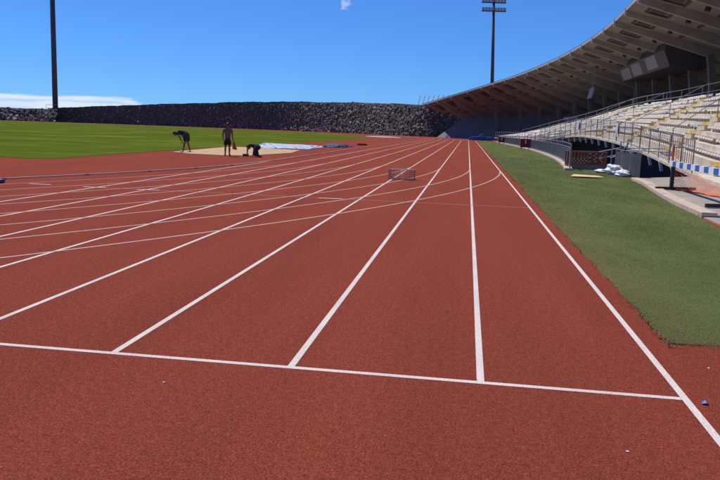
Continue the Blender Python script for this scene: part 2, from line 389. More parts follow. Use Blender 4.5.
line_mesh('cross_line', [(-1.1, 29.2), (X0-0.1, 29.2)], 0.06, M_line3, 0.004)
line_mesh('cross_line', [(-1.0, 64.0), (X0-0.1, 64.0)], 0.06, M_line2, 0.004)
for (xa, ya) in ((-7.1, 15.8), (-8.4, 15.8), (-9.8, 15.9), (-2.9, 15.8)):
    line_mesh('marker_tick', [(xa-0.26, ya-0.02), (xa+0.26, ya+0.02)], 0.09, M_line, 0.0055)

# infield lawn
lawn_poly = [(-30, 24), (-17.6, 25.9), (-16.3, 25.6), (-15.5, 26.2), (-15.6, 28.5), (-15.9, 32), (-16.0, 46), (-15.4, 70), (-15.6, 100), (-16.4, 125), (-18.5, 145), (-26, 163),
             (-38, 180), (-58, 200), (-88, 219), (-118, 230), (-142, 226), (-162, 205), (-175, 165), (-175, 60), (-120, 30), (-60, 24)]
sheet('infield_lawn', lawn_poly, 0.012, M_lawn, thick=0.012)
sp = [(-15.75, 47.5), (-15.0, 36.3), (-13.6, 35.0), (-11.8, 34.7), (-10.7, 35.4), (-9.9, 41.2), (-10.6, 46.5), (-13.0, 47.8)]

# turf strip on the right
turf_poly = [(1.62, 5.72), (4.0, 5.78), (4.3, 11.5), (4.45, 13.4), (4.78, 16.4), (5.22, 20.5), (5.75, 24.9), (6.0, 28.0), (6.6, 31.0), (6.5, 34.4), (4.9, 34.6), (4.45, 34.0), (4.75, 37), (5.2, 42), (5.5, 47), (5.8, 57),
             (5.95, 73), (5.4, 92), (4.9, 115), (3.6, 137), (1.9, 139), (1.62, 120), (1.6, 60), (1.62, 30), (1.6, 15)]
def fray(P):
    out = []
    for a, b in zip(P, P[1:] + P[:1]):
        L_ = math.hypot(b[0]-a[0], b[1]-a[1]); near_ = min(a[1], b[1]) < 31 and (a[0] < 1.7 and b[0] < 1.7 or max(a[1], b[1]) < 6)
        n_ = int(L_/.06) if near_ else 1
        for k in range(n_):
            f = k/n_; w_ = 0 if k == 0 else rnd.gauss(0, .008) + .014*math.sin((a[1]+(b[1]-a[1])*f)*5.3) + .012*math.sin((a[0]+(b[0]-a[0])*f)*9)
            out.append((a[0]+(b[0]-a[0])*f + w_*(b[1]-a[1])/L_, a[1]+(b[1]-a[1])*f - w_*(b[0]-a[0])/L_))
    return out
sheet('turf_strip', fray(turf_poly), 0.005, M_turf, thick=0.005)
def in_poly(x, y, P):
    r = False; j = len(P)-1
    for i in range(len(P)):
        if (P[i][1] > y) != (P[j][1] > y) and x < (P[j][0]-P[i][0])*(y-P[i][1])/(P[j][1]-P[i][1]) + P[i][0]: r = not r
        j = i
    return r
# blades: short pile near the camera, thinning with distance
vs = []; fs = []
def blade(x, y, z, h, w, lean):
    a = rnd.uniform(0, 6.283); dx, dy = math.cos(a)*w/2, math.sin(a)*w/2
    b = rnd.uniform(0, 6.283); k = len(vs)
    vs.extend(((x-dx, y-dy, z), (x+dx, y+dy, z), (x+math.cos(b)*lean, y+math.sin(b)*lean, z+h))); fs.append((k, k+1, k+2))
n_b = 0
while n_b < 150000:
    y = 5.72 + (rnd.random()**2.2)*42; x = rnd.uniform(1.6, 6.6)
    if not in_poly(x, y, turf_poly): continue
    s = 1 + (y-5.7)*0.08
    blade(x, y, 0.0045, rnd.uniform(.003, .008)*min(s, 1.6), rnd.uniform(.003, .006)*s, .016*s); n_b += 1
me = bpy.data.meshes.new('turf_pile'); me.from_pydata(vs, [], fs); me.materials.append(M_blade)
tag(link('turf_pile', me), 'short dusty green pile of the turf strip beside the outer line', 'turf', kind='stuff')
# weeds and frayed edge along the border next to the outer lane line
vs = []; fs = []
for k in range(3400):
    y = 5.6 + (rnd.random()**1.6)*46; cl = math.sin(y*3.1) + math.sin(y*7.7+1) + math.sin(y*1.3)
    if cl < rnd.uniform(-1.2, 2.2): continue
    x = 1.6 + rnd.gauss(0.0, 0.022)
    blade(x, y, 0.0, rnd.uniform(.005, .02)*(1+.01*y), rnd.uniform(.006, .012)*(1+.04*y), .03)
for k in range(900):
    x = rnd.uniform(1.6, 4.0); y = 5.70 + rnd.gauss(0, 0.02)
    blade(x, y, 0.0, rnd.uniform(.005, .014), rnd.uniform(.004, .008), .02)
me = bpy.data.meshes.new('edge_weeds'); me.from_pydata(vs, [], fs); me.materials.append(M_weed)
tag(link('edge_weeds', me), 'ragged fringe of green weeds along the turf border', 'weeds', kind='stuff')

# paved apron in front of the stand
pv = sheet('pavement', [(4.70, 15.4), (9.6, 15.4), (9.6, 31.9), (9.05, 31.4), (6.4, 28.5), (6.1, 28.2), (5.75, 24.9), (5.22, 20.5), (4.78, 16.4)], 0.065, M_pave, thick=0.08)
sheet('pavement_strip', [(6.75, 15.6), (9.4, 15.6), (9.4, 31.3), (8.9, 30.9), (7.8, 26)], 0.069, M_paver, parent=pv)
sheet('pavement', [(4.45, 11.0), (9.6, 11.0), (9.6, 15.34), (4.72, 15.34)], 0.03, M_pave, thick=0.05)
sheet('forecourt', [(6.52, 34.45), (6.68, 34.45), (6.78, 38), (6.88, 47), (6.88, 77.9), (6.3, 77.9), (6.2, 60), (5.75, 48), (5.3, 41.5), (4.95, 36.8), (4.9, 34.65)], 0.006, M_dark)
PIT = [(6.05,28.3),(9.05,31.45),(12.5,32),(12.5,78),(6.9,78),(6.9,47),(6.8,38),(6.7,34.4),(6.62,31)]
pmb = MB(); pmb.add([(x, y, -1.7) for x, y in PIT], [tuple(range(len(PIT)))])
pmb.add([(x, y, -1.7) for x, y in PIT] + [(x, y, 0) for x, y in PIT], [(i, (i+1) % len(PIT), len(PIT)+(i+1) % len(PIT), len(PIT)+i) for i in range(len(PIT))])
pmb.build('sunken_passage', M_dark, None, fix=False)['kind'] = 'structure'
def coping(name, pts, w, z0, z1, label, seg=1.0):
    root = empty(name, (0,0,0), label=label, cat='kerb')
    # resample
    P = [Vector((x, y, 0)) for x, y in pts]; out = [P[0]]
    for a, b in zip(P, P[1:]):
        n = max(1, int((b-a).length/seg))
        for i in range(1, n+1): out.append(a.lerp(b, i/n))
    for a, b in zip(out, out[1:]):
        d = (b-a).normalized(); n = Vector((d.y, -d.x, 0)); g = d*0.006
        mb = MB(); j = rnd.uniform(-.006, .006)
        q = [a+g-n*w/2, b-g-n*w/2, b-g+n*w/2, a+g+n*w/2]
        mb.add([(p.x, p.y, z0) for p in q] + [(p.x, p.y, z1+j) for p in q], [(0,3,2,1),(4,5,6,7),(0,1,5,4),(1,2,6,5),(2,3,7,6),(3,0,4,7)])
        mb.build('coping_stone', M_cope, root, bevel=0.012)
    return root
coping('stone_kerb', [(4.86, 15.45), (5.02, 18), (5.42, 21.5), (5.9, 25.2), (6.12, 28.0)], 0.3, 0, 0.11, 'pinkish stone kerb edging the paving beside the steeplechase barrier')
FENCE = [(4.45, 33.4), (4.78, 36.5), (5.2, 41.5), (5.62, 48), (5.95, 57.4), (6.1, 66), (6.1, 75), (5.75, 88), (5.35, 100), (5.05, 113), (4.75, 124)]
coping('stone_kerb', FENCE, 0.34, 0, 0.12, 'long curved pale kerb under the grey bar fence', 1.6)

# ------------------------------------------------------------------ stone embankment (ring behind the track)
EMB = [(20, 200, 7.2, .35), (8, 192, 7.3, .35), (-2, 184.5, 7.4, .35), (-10.5, 182, 7.6, .35), (-19.5, 190, 8.1, .35), (-30, 203, 8.5, .35), (-43, 215, 8.7, .30), (-58, 227, 8.9, .17),
       (-75, 236, 8.7, .12), (-95, 244, 8.0, .12), (-120, 252, 6.9, .12), (-142, 255, 5.6, .14), (-151, 251, 5.0, .2)]
def dense(tab, st):
    out = []; acc = 0
    T = [(i, *q) for i, q in enumerate(tab)]
    ts = frange(0, len(tab)-1, 0.02); prev = None
    for tt in ts:
        p = interp(T, tt)
        if prev is None or math.hypot(p[0]-prev[0], p[1]-prev[1]) >= st: out.append(p); prev = p
    return out
def rock_variants():
    V = []
    for k in range(7):
        bm = bmesh.new(); bmesh.ops.create_icosphere(bm, subdivisions=1, radius=1)
        rr = random.Random(k+3)
        for v in bm.verts: v.co *= rr.uniform(.72, 1.15)
        V.append(([v.co.copy() for v in bm.verts], [tuple(w.index for w in f.verts) for f in bm.faces])); bm.free()
    return V
RV = rock_variants()
def embankment(name, tab, label, back, smin, smax, dens):
    root = empty(name, (tab[len(tab)//2][0], tab[len(tab)//2][1], 0), label=label, cat='embankment')
    off = Vector(root.location)
    P = dense(tab, 0.6); mb = MB(); rows = []
    rock = MB(); lengths = 0
    for i, p in enumerate(P):
        a = P[max(i-1, 0)]; b = P[min(i+1, len(P)-1)]
        d = Vector((b[0]-a[0], b[1]-a[1], 0)).normalized(); n = Vector((d.y, -d.x, 0))
        # outward = away from the field centre
        if n.dot(Vector((p[0]+60, p[1]-110, 0))) < 0: n = -n
        H, sl = p[2], p[3]; q = Vector((p[0], p[1], 0)) - off
        H2 = H + 0.10*math.sin(i*.31)*math.sin(i*.117) + rnd.uniform(-.07, .07) + .07*math.sin(i*.057+1)
        rows.append([q, q+n*(H2*sl*.5)+Vector((0,0,H2*.5)), q+n*(H2*sl)+Vector((0,0,H2)), q+n*(H2*sl+back)+Vector((0,0,H2*.97)), q+n*(H2*sl+back+8)])
        for k in range(int(dens*H*0.6) + (1 if rnd.random() < .5 else 0)):
            tt = rnd.uniform(-0.01, 1.0); s = rnd.uniform(smin, smax)*(1.25 if tt < .12 else 1)*(.72 if sl < .2 else 1)*(.6 if tt > .95 else 1)
            c = q + n*(H2*sl*tt + rnd.uniform(-.1, .12)) + Vector((0, 0, H2*tt)) + d*rnd.uniform(-.4, .4)
            vv, ff = rnd.choice(RV); rot = Quaternion((rnd.gauss(0,1), rnd.gauss(0,1), rnd.gauss(0,1), rnd.gauss(0,1))).normalized()
            sx, sy, sz = s*rnd.uniform(.7, 1.3), s*rnd.uniform(.7, 1.2), s*rnd.uniform(.5, .9)
            rock.add([c + rot @ Vector((v.x*sx, v.y*sy, v.z*sz)) for v in vv], ff)
    for i in range(len(rows)-1):
        for k in range(4): mb.add([rows[i][k], rows[i+1][k], rows[i+1][k+1], rows[i][k+1]], [(0,1,2,3)])
    o = mb.build('core', M_rockbase, root, fix=False)
    ro = rock.build('stones', M_rock, root, fix=False); ro['kind'] = 'stuff'
    return root
embankment('stone_embankment', EMB, 'tall dark basalt boulder embankment curving behind the far bend', 14, .22, .46, 4.6)
embankment('rubble_mound', [(-146, 247, 4.4, .9), (-158, 243, 4.5, 1.0), (-172, 234, 4.4, 1.0), (-186, 222, 4.3, 1.0), (-200, 205, 4.2, 1.0)],
           'lower sunlit rubble mound with paler stones at the far left', 10, .3, .75, 2.6)

# ------------------------------------------------------------------ grandstand
# Y : front edge X, front edge z, top-row X, top-row z
ST = [(12, 6.2, 0.05, 10.2, 4.2),
      (18, 7.0, 0.05, 11.6, 4.25),
      (24.5, 8.0, 0.05, 12.9, 4.3),
      (31.4, 9.0, 0.05, 14.1, 4.3),
      (35, 9.25, 0.2, 14.55, 4.28),
      (39, 9.42, 0.46, 15.0, 4.25),
      (43, 9.52, 0.7, 15.3, 4.22),
      (49, 9.6, 1.03, 15.6, 4.18),
      (56, 9.53, 1.28, 15.85, 4.18),
      (60, 9.45, 1.38, 15.95, 4.18),
      (67, 9.27, 1.42, 16.0, 4.22),
      (74, 8.85, 1.18, 15.95, 4.25),
      (83, 7.95, 0.7, 15.75, 4.0),
      (92, 7.4, 0.62, 15.4, 3.59),
      (103, 6.9, 0.62, 14.6, 3.11),
      (115, 6.4, 0.62, 13.5, 2.65),
      (127, 5.6, 0.6, 11.5, 1.85),
      (138, 4.8, 0.55, 9.3, 1.05)]
NROW = 8; WALK = 0.17
def stand_pt(y, r):
    """r: 0 = front edge, 1..NROW = nosing of each row"""
    xf, zf, xt, zt = interp(ST, y)
    zf += .13
    if r == 0: return xf, zf
    xw = xf + (xt-xf)*WALK; k = (r)/(NROW)
    return xw + (xt-xw)*(r-1)/NROW, zf + (zt-zf)*k
stand = empty('grandstand', (12, 60, 0), label='curved concrete grandstand with pale seat rows under a sweeping roof', cat='grandstand')
def rel(o, parent):   # build in world coordinates under an Empty that is not at the origin
    o.matrix_parent_inverse = Matrix.Translation(-Vector(parent.location)); return o
YS = frange(12, 138, 1.0)
for r in range(0, NROW+1):
    mb = MB(); Lb = []; La = []; Lc = []; Ld = []
    for y in YS:
        x0, z0 = stand_pt(y, r)
        if r < NROW: x1, _ = stand_pt(y, r+1); x1 += .04
        else: x1 = x0 + 7.5
        zb = z0 - (0.13 if r == 0 else 0.64)
        La.append((x0, y, zb)); Lb.append((x0, y, z0)); Lc.append((x1, y, z0)); Ld.append((x1, y, zb))
    mb.ribbon(La, Lb); mb.ribbon(Lb, Lc); mb.ribbon(Ld, La); mb.ribbon(Lc, Ld)
    n = len(YS)
    mb.add([La[0], Lb[0], Lc[0], Ld[0]], [(0,1,2,3)]); mb.add([La[-1], Lb[-1], Lc[-1], Ld[-1]], [(3,2,1,0)])
    rel(mb.build('walkway' if r == 0 else ('concourse' if r == NROW else 'terrace_step'), M_conc, stand), stand)
# dark wall and void below the walkway
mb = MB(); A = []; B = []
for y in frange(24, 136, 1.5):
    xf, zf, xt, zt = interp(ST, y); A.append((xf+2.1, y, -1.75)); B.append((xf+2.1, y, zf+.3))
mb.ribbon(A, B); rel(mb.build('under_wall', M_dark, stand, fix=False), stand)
# brackets below the walkway edge
for y in frange(35.2, 78, 2.6):
    xf, zf, _, _ = interp(ST, y)
    if zf < .1: continue
    mb = MB(); mb.beam((xf-.03, y, zf+.05), (xf+.10, y, zf-.42), .13, .11, (0,1,0))
    rel(mb.build('bracket', M_white, stand), stand)
# near end: solid retaining face to the ground
# seats
def seat_mesh(mt):
    mb = MB(); prof = [(-.215, .17), (-.20, .27), (-.05, .25), (.10, .255), (.17, .28), (.20, .35), (.215, .43)]
    w = .215; L = [(x, -w, z) for x, z in prof]; Rr = [(x, w, z) for x, z in prof]
    mb.ribbon(L, Rr)
    mb.ribbon([(x+.02, -w, z-.035) for x, z in prof], [(x+.02, w, z-.035) for x, z in prof])
    for s in (L, Rr): mb.ribbon(s, [(x+.02, y, z-.035) for x, y, z in s])
    mb.box(-.03, .05, -.05, .05, 0, .23)
    return mb.mesh('seat', mt)
SM = [seat_mesh(M_seat), seat_mesh(M_sheen_sign)]
AISLES = [22, 30.5, 40.5, 51, 62, 73.5, 85, 97, 109, 121, 131]
cand = []
for r in range(1, NROW+1):
    y = 14.0
    while y < 137:
        y += .52
        if min(abs(y-a) for a in AISLES) < 1.05: continue
        if rnd.random() < .03: continue
        x0, z0 = stand_pt(y, r); x1 = stand_pt(y, r+1)[0] if r < NROW else x0+.7
        xa, za = stand_pt(y-.5, r); ang = math.atan2(x0-xa, .5)
        xs = x0 + min(.62, .62*(x1-x0)+.12); blue = math.sin(y*.21 + r*1.7) + math.sin(y*.9+r*.6)*.6 > 1.1  # blue picks the seats whose colour holds the painted sky reflection
        cand.append((xs, y, z0, -ang, int(blue), r))
def vis(c): return c[0]/c[1] < .30 and c[1] > 26
near = sorted([c for c in cand if vis(c)], key=lambda c: math.hypot(c[0], c[1]))
ind = set(id(c) for c in near[:290])
rest = [MB(), MB()]
protos = [(list(v.co for v in s.vertices), [tuple(p.vertices) for p in s.polygons]) for s in SM]
for cnd in cand:
    x, y, z, a, b, r = cnd
    if id(cnd) in ind:
        o = link('seat', SM[b], stand); rel(o, stand); o.location = (x, y, z); o.rotation_euler = (0, 0, a)
    else:
        ca, sa = math.cos(a), math.sin(a)
        rest[0].add([(x+v.x*ca-v.y*sa, y+v.x*sa+v.y*ca, z+v.z) for v in protos[b][0]], protos[b][1], b)
o = rel(rest[0].build('seat_rows', [M_seat, M_sheen_sign], stand, fix=False), stand); o['kind'] = 'stuff'
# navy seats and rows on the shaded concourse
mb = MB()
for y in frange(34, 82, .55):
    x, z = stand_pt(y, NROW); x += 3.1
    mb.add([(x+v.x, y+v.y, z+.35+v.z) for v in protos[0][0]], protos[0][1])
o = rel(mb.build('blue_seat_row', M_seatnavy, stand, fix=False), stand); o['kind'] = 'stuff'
# aisle steps, painted yellow
for a in AISLES:
    for r in range(1, NROW+1):
        x0, z0 = stand_pt(a, r)
        if x0/a > .32: continue
        mb = MB(); mb.box(x0-.34, x0-.02, a-.6, a+.6, z0-.52, z0-.2)
        mb2 = MB(); mb2.box(x0-.015, x0+.34, a-.95, a+.95, z0-.16, z0+.015)
        rel(mb.build('aisle_step', M_conc, stand), stand); rel(mb2.build('step_edge', M_yellow, stand), stand)
# railings of the stand
def railing(root, pts, h, rails, post_every, r_post, r_rail, mt, bars=0, bar_r=.008, bar_lo=.08, bar_hi=None, bar_max=400):
    P = [Vector(p) for p in pts]; S = [0]
    for a, b in zip(P, P[1:]): S.append(S[-1] + (b-a).length)
    def at(s):
        for i in range(len(P)-1):
            if s <= S[i+1] or i == len(P)-2: return P[i].lerp(P[i+1], min(1, (s-S[i])/max(1e-6, S[i+1]-S[i])))
    n = max(1, round(S[-1]/post_every))
    for k in range(n+1):
        q = at(S[-1]*k/n); mb = MB(); mb.tube([(0,0,0), (0,0,h)], r_post, 6)
        o = mb.build('post', mt, root); rel(o, root); o.location = q
    for z in rails:
        mb = MB(); mb.tube([at(s)+Vector((0,0,z)) for s in frange(0, S[-1], 1.0)], r_rail, 6); rel(mb.build('rail', mt, root), root)
    if bars:
        hi = bar_hi or h-.04; mb = MB(); mb.tube([(0,0,bar_lo), (0,0,hi)], bar_r, 4); bme = mb.mesh('bar', mt); far = MB(); cnt = 0
        s = bars
        while s < S[-1]:
            q = at(s); s += bars; cnt += 1
            if cnt <= bar_max:
                o = link('bar', bme, root); rel(o, root); o.location = q
            else: far.tube([q+Vector((0,0,bar_lo)), q+Vector((0,0,hi))], bar_r*1.3, 4)
        if far.v: o = rel(far.build('far_bars', mt, root), root); o['kind'] = 'stuff'
fr = []
for y in frange(31.6, 84, 1.2):
    xf, zf, _, _ = interp(ST, y); fr.append((xf+.06, y, zf+.13))
rl = empty('guard_rail', fr[0], label='grey barred guard rail along the overhanging walkway of the stand', cat='railing')
railing(rl, fr, 1.35, (1.33, .95, .12), 2.4, .028, .022, M_raildark, bars=.42, bar_r=.014)
fr = [(interp(ST, y)[0]+.05, y, interp(ST, y)[1]) for y in frange(84.6, 137, 1.5)]
rl = empty('guard_rail', fr[0], label='distant low guard rail on the far end of the stand front', cat='railing')
railing(rl, fr, 1.1, (1.08, .55), 3.0, .03, .026, M_galv)
fr = []
for y in frange(28, 138, 1.5):
    x, z = stand_pt(y, NROW); fr.append((x+.95, y, z))
rl = empty('guard_rail', fr[0], label='steel railing behind the top seat row in front of dark concourse', cat='railing')
railing(rl, fr, 1.15, (1.13, .62), 5.5, .04, .03, M_galv)
for k, (a, lb) in enumerate(((40.5, 'nearest sloping aisle handrail among the pale seats'), (51, 'second sloping aisle handrail from the right among seats'), (62, 'third sloping aisle handrail from the right among seats'), (73.5, 'farthest sloping aisle handrail among the seats'))):
    pts = [(stand_pt(a, r)[0]-.1, a-.72, stand_pt(a, r)[1]) for r in range(1, NROW+1)]
    rl = empty('hand_rail', pts[0], label=lb, cat='handrail'); railing(rl, pts, .95, (.93,), 2.3, .024, .022, M_raildark)
# stair rails sloping down at the far side of the opening
for dx, lb in ((-.25, 'outer pale stair rail sloping down behind the bar fence'), (.55, 'inner pale stair rail sloping down from the seat walkway')):
    pts = [(interp(ST, y)[0]+dx, y, max(.05, interp(ST, y)[1]-.25+.0*y)) for y in frange(72, 92, 2)]
    rl = empty('stair_rail', pts[0], label=lb, cat='railing'); railing(rl, pts, 1.0, (.98, .5), 3.3, .03, .035, M_galv)

# roof: leading edge s -> X, Y, Z, depth
RF = [(0, 8.3, 18, 12.5, 20, 5.4), (1, 10.6, 38, 12.6, 21, 5.7), (2, 12.4, 56, 12.6, 22, 5.9), (3, 13.1, 66, 12.62, 22, 5.9), (4, 13.7, 86, 12.6, 22, 5.9), (5, 12.35, 110, 12.3, 22, 5.9), (6, 8.4, 134, 11.6, 19, 5.7), (7, 1.95, 156, 10.5, 13.5, 5.1), (8, -6.7, 171, 8.45, 6.8, 3.6), (9, -11.5, 183.6, 7.6, 2.2, .7)]
def roof_frame(s):
    global SLOPE
    p = interp(RF, s); a = interp(RF, max(0, s-.02)); b = interp(RF, min(9, s+.02))
    d = Vector((b[0]-a[0], b[1]-a[1], 0)).normalized(); n = Vector((d.y, -d.x, 0)); SLOPE = p[4]/p[3]
    return Vector(p[:3]), d, n, p[3]
roof = empty('stand_roof', (22, 60, 8), label='sweeping ribbed concrete canopy over the grandstand', cat='roof')
ss = frange(0, 9, .04); E = []; Bk = []; Et = []; Bt = []; Em = []
for s in ss:
    p, d, n, w = roof_frame(s)
    e = p; b = p + n*w + Vector((0, 0, -SLOPE*w))
    E.append(e); Bk.append(b); Et.append(e + Vector((0,0,.35))); Bt.append(b + Vector((0,0,1.6)))
mb = MB(); mb.ribbon(E, Bk); mb.ribbon(Et, Bt); mb.ribbon(Bk, Bt)
mb.add([E[0], Bk[0], Bt[0], Et[0]], [(0,1,2,3)]); mb.add([E[-1], Bk[-1], Bt[-1], Et[-1]], [(0,1,2,3)])
rel(mb.build('shell', M_roof, roof, fix=False), roof)
mb = MB(); F0 = [p + Vector((0,0,-.05)) - roof_frame(s)[2]*.06 for s, p in zip(ss, E)]; F1 = [q + Vector((0,0,.30)) for q in F0]
G0 = [q + roof_frame(s)[2]*.5 for s, q in zip(ss, F1)]
mb.ribbon(F0, F1); mb.ribbon(F1, G0); rel(mb.build('fascia', M_fascia, roof, fix=False), roof)
# ribs every 6.5 m
acc = 0; last = None; ribs = []
for s in frange(0, 8.85, .01):
    p = roof_frame(s)[0]
    if last is not None: acc += (p-last).length
    last = p
    if acc >= 6.5 or s == 0: ribs.append(s); acc = 0
for k, s in enumerate(ribs):
    p, d, n, w = roof_frame(s)
    a = p + n*.15 + Vector((0,0,-.22)); b = p + n*(w*.98) + Vector((0,0,-SLOPE*w*.98 - min(.6, .1+w*.022)))
    mb = MB(); mb.beam(a, b, .42, .55, mi=0, w2=.6, h2=min(1.7, .35+w*.062))
    rel(mb.build('rib', M_rib, roof), roof)
    mb = MB(); mb.obox(p - n*.02 + Vector((0,0,-.12)), n*.12, d*.12, Vector((0,0,.32))); rel(mb.build('rib_end', M_fascia, roof), roof)
    if k+1 < len(ribs):
        s2 = (s + ribs[k+1])/2; p2, d2, n2, w2 = roof_frame(s2)
        dn = (n2 + Vector((0,0,-SLOPE))).normalized(); un = dn.cross(d2).normalized()
        def at(u, v): return p2 + dn*u + d2*v + un*(-.06 if un.z > 0 else .06)
        # recessed dark hatch with a lighter centre, and a cross joint
        for (u0, u1, v0, v1) in ((1.3, 1.55, -2.4, 1.7), (1.3, 3.3, 1.5, 1.75), (3.1, 3.35, -.9, 1.7)):
            mb = MB(); mb.obox(at((u0+u1)/2, (v0+v1)/2), dn*((u1-u0)/2), d2*((v1-v0)/2), un*.05); rel(mb.build('hatch_frame', M_roofdark, roof), roof)
        mb = MB(); mb.obox(at(2.3, -.1), dn*.6, d2*.95, un*.045); rel(mb.build('hatch', M_roofdark, roof), roof)
        mb = MB(); q = at(4.7, .2); mb.tube([q, q + un*(.25 if un.z < 0 else -.25)], .22, 10); rel(mb.build('down_light', M_roofdark, roof), roof)
        mb = MB(); mb.obox(at(6.0, 0), dn*.12, d2*2.2, un*.05); rel(mb.build('panel_joint', M_roofdark, roof), roof)
    # leaning column under each rib
    if s > 1.2 and s < 7.3:
        u = min(9.0 if s < 4.8 else 11.0, w*.62)
        tp = p + n*u + Vector((0,0,-SLOPE*u - .6)); bt = p + n*(u+.8)
        yb = bt.y; zt = interp(ST, min(yb, 138))[3] if yb < 138 else 0.0
        mb = MB(); mb.beam((bt.x, bt.y, zt), tp, .45, .5, (0,1,0), w2=.6, h2=.6)
        rel(mb.build('column', M_roof, roof), roof)
# back wall, closing the stand behind, running down to the ground at the far end
mb = MB(); A = []; B = []
for s in frange(0.0, 8.0, .05):
    p, d, n, w = roof_frame(s); b = p + n*(w-.4) + Vector((0,0,-SLOPE*(w-.4)-.02)); lean = 1.5
    A.append(Vector((b.x, b.y, 0)) - n*(lean if s < 6 else lean + (s-6)*2.65)); B.append(b)
mb.ribbon(A, B); rel(mb.build('back_wall', M_wallgrey, roof, fix=False), roof)

# press cabin hung below the roof
cab = empty('press_cabin', (19.6, 86, 8.6), label='dark cabin with pale panes hanging below the grandstand roof', cat='cabin')
mb = MB(); mb.add([(19.6,79,8.7),(23.5,79,8.7),(23.5,102,8.7),(19.6,102,8.7),(18.9,79,10.3),(23.5,79,9.6),(23.5,102,9.6),(18.9,102,10.3),(19.2,79,11.0),(23.5,79,9.9),(23.5,102,9.9),(19.2,102,11.0)],
    [(0,3,2,1),(0,1,5,4),(1,2,6,5),(2,3,7,6),(3,0,4,7),(4,5,9,8),(5,6,10,9),(6,7,11,10),(7,4,8,11),(8,9,10,11)])
rel(mb.build('body', M_cabin, cab), cab)
for y0, y1, z0, z1 in ((83.0, 87.5, 8.95, 10.2), (90.2, 94.8, 8.85, 10.1), (96.0, 100.8, 8.75, 10.0)):
    mb = MB(); f = lambda z: 19.6 - .7*(z-8.7)/1.6 - .04
    mb.add([(f(z0),y0,z0),(f(z0),y1,z0),(f(z1),y1,z1),(f(z1),y0,z1),(f(z0)+.1,y0,z0),(f(z0)+.1,y1,z0),(f(z1)+.1,y1,z1),(f(z1)+.1,y0,z1)], [(0,1,2,3),(4,7,6,5),(0,4,5,1),(1,5,6,2),(2,6,7,3),(3,7,4,0)])
    rel(mb.build('pane', M_pane, cab), cab)
hp = empty('hanging_screen', (16.5, 107, 6.7), label='small pale grey screen hanging alone under the roof', cat='screen')
mb = MB(); mb.obox((16.5, 107, 7.4), (.08,0,0), (0,1.7,0), (.15,0,.72)); rel(mb.build('panel', M_pane, hp), hp)
mb = MB(); mb.tube([(16.6,106.2,8.0),(16.7,106.2,11.2)], .05); mb.tube([(16.6,107.8,8.0),(16.7,107.8,11.2)], .05); rel(mb.build('hanger', M_raildark, hp), hp)

# ------------------------------------------------------------------ bar fence along the left kerb
root = empty('bar_fence', (FENCE[0][0], FENCE[0][1], 0), label='grey vertical bar fence curving along the turf to the far end', cat='fence')
T = [(y, x) for x, y in FENCE]
railing(root, [(interp(T, y)[0]+.05, y, .11) for y in frange(33.5, 124, 1.5)], 1.06, (1.05, .86, .08), 2.0, .026, .02, M_bar, bars=.135, bar_r=.009, bar_hi=.86, bar_max=240)

def label_board(x, y, s, label, mark):
    o = empty('maroon_board', (x, y, 0), label=label, cat='board')
    mb = MB(); mb.box(-s*.5, s*.5, -.12, .12, .22, .22+s*.85); mb.build('panel', M_maroon, o, bevel=.02)
    for sx in (-1, 1):
        mb = MB(); mb.box(sx*s*.36-.03, sx*s*.36+.03, -.25, .25, .02, .06); mb.box(sx*s*.36-.03, sx*s*.36+.03, -.03, .03, .06, .24); mb.build('foot', M_black, o)
    mb = MB(); mb.box(-.05*s, .05*s, -.135, -.122, .22+s*.35, .22+s*.75); mb.build('mark', M_white, o)
    return o
label_board(5.6, 74, .98, 'larger maroon board on feet against the bar fence', 1)
label_board(4.72, 106, .85, 'smaller distant maroon board near the far fence end', 0)

# red-brown low barrier of open blocks across the tunnel mouth
br = empty('block_barrier', (5.45, 35.6, 0), label='low red brown barrier with dark slots at the tunnel opening', cat='barrier')
x0, x1, yb = -.82, .98, 0.0
def bb(a, b, z0, z1, mt, name, d=.07, yo=0): mb = MB(); mb.box(a, b, yo-d, yo+d, z0, z1); mb.build(name, mt, br, bevel=.006)
bb(x0, x1, .02, .19, M_pave, 'plinth', .09)
bb(x0, x1, .195, .27, M_brick, 'rail'); bb(x0, x1, .76, .84, M_brick, 'rail')
for px in (x0+.03, -.62+.02, -.47, -.30, -.16, -.02, .12, x1-.04): bb(px-.035, px+.035, .272, .758, M_brick, 'upright', .06)
for k in range(5): bb(x0+.04, .1, .30+.035*k if k < 3 else .52+.0*k, (.325+.035*k) if k < 3 else .545, M_brick, 'slat', .05, .0) if k in (0, 2, 4) else None
for r_ in range(5):
    z = .30 + .09*r_
    for k in range(6):
        a = .17 + .135*k + (.067 if r_ % 2 else 0)
        if a > .86: continue
        bb(a, a+.10, z, z+.055, M_brick, 'block', .055)
        if (k + r_) % 2 == 0: bb(a+.02, a+.09, z+.058, z+.086, M_bag, 'painted_lit_gap', .05)  # pale pieces painted as sunlit sides of the open lattice
for r_ in range(3):
    for k in range(5):
        a = -.74 + .16*k + (.08 if r_ % 2 else 0); bb(a+.055, a+.115, .285+.085*r_, .315+.085*r_, M_bag, 'painted_lit_gap', .075)  # more pale pieces, light through the holes put in as colour
mb = MB(); mb.box(x0, x1, .5, .54, 0, .8); mb.build('backing', M_dark, br)

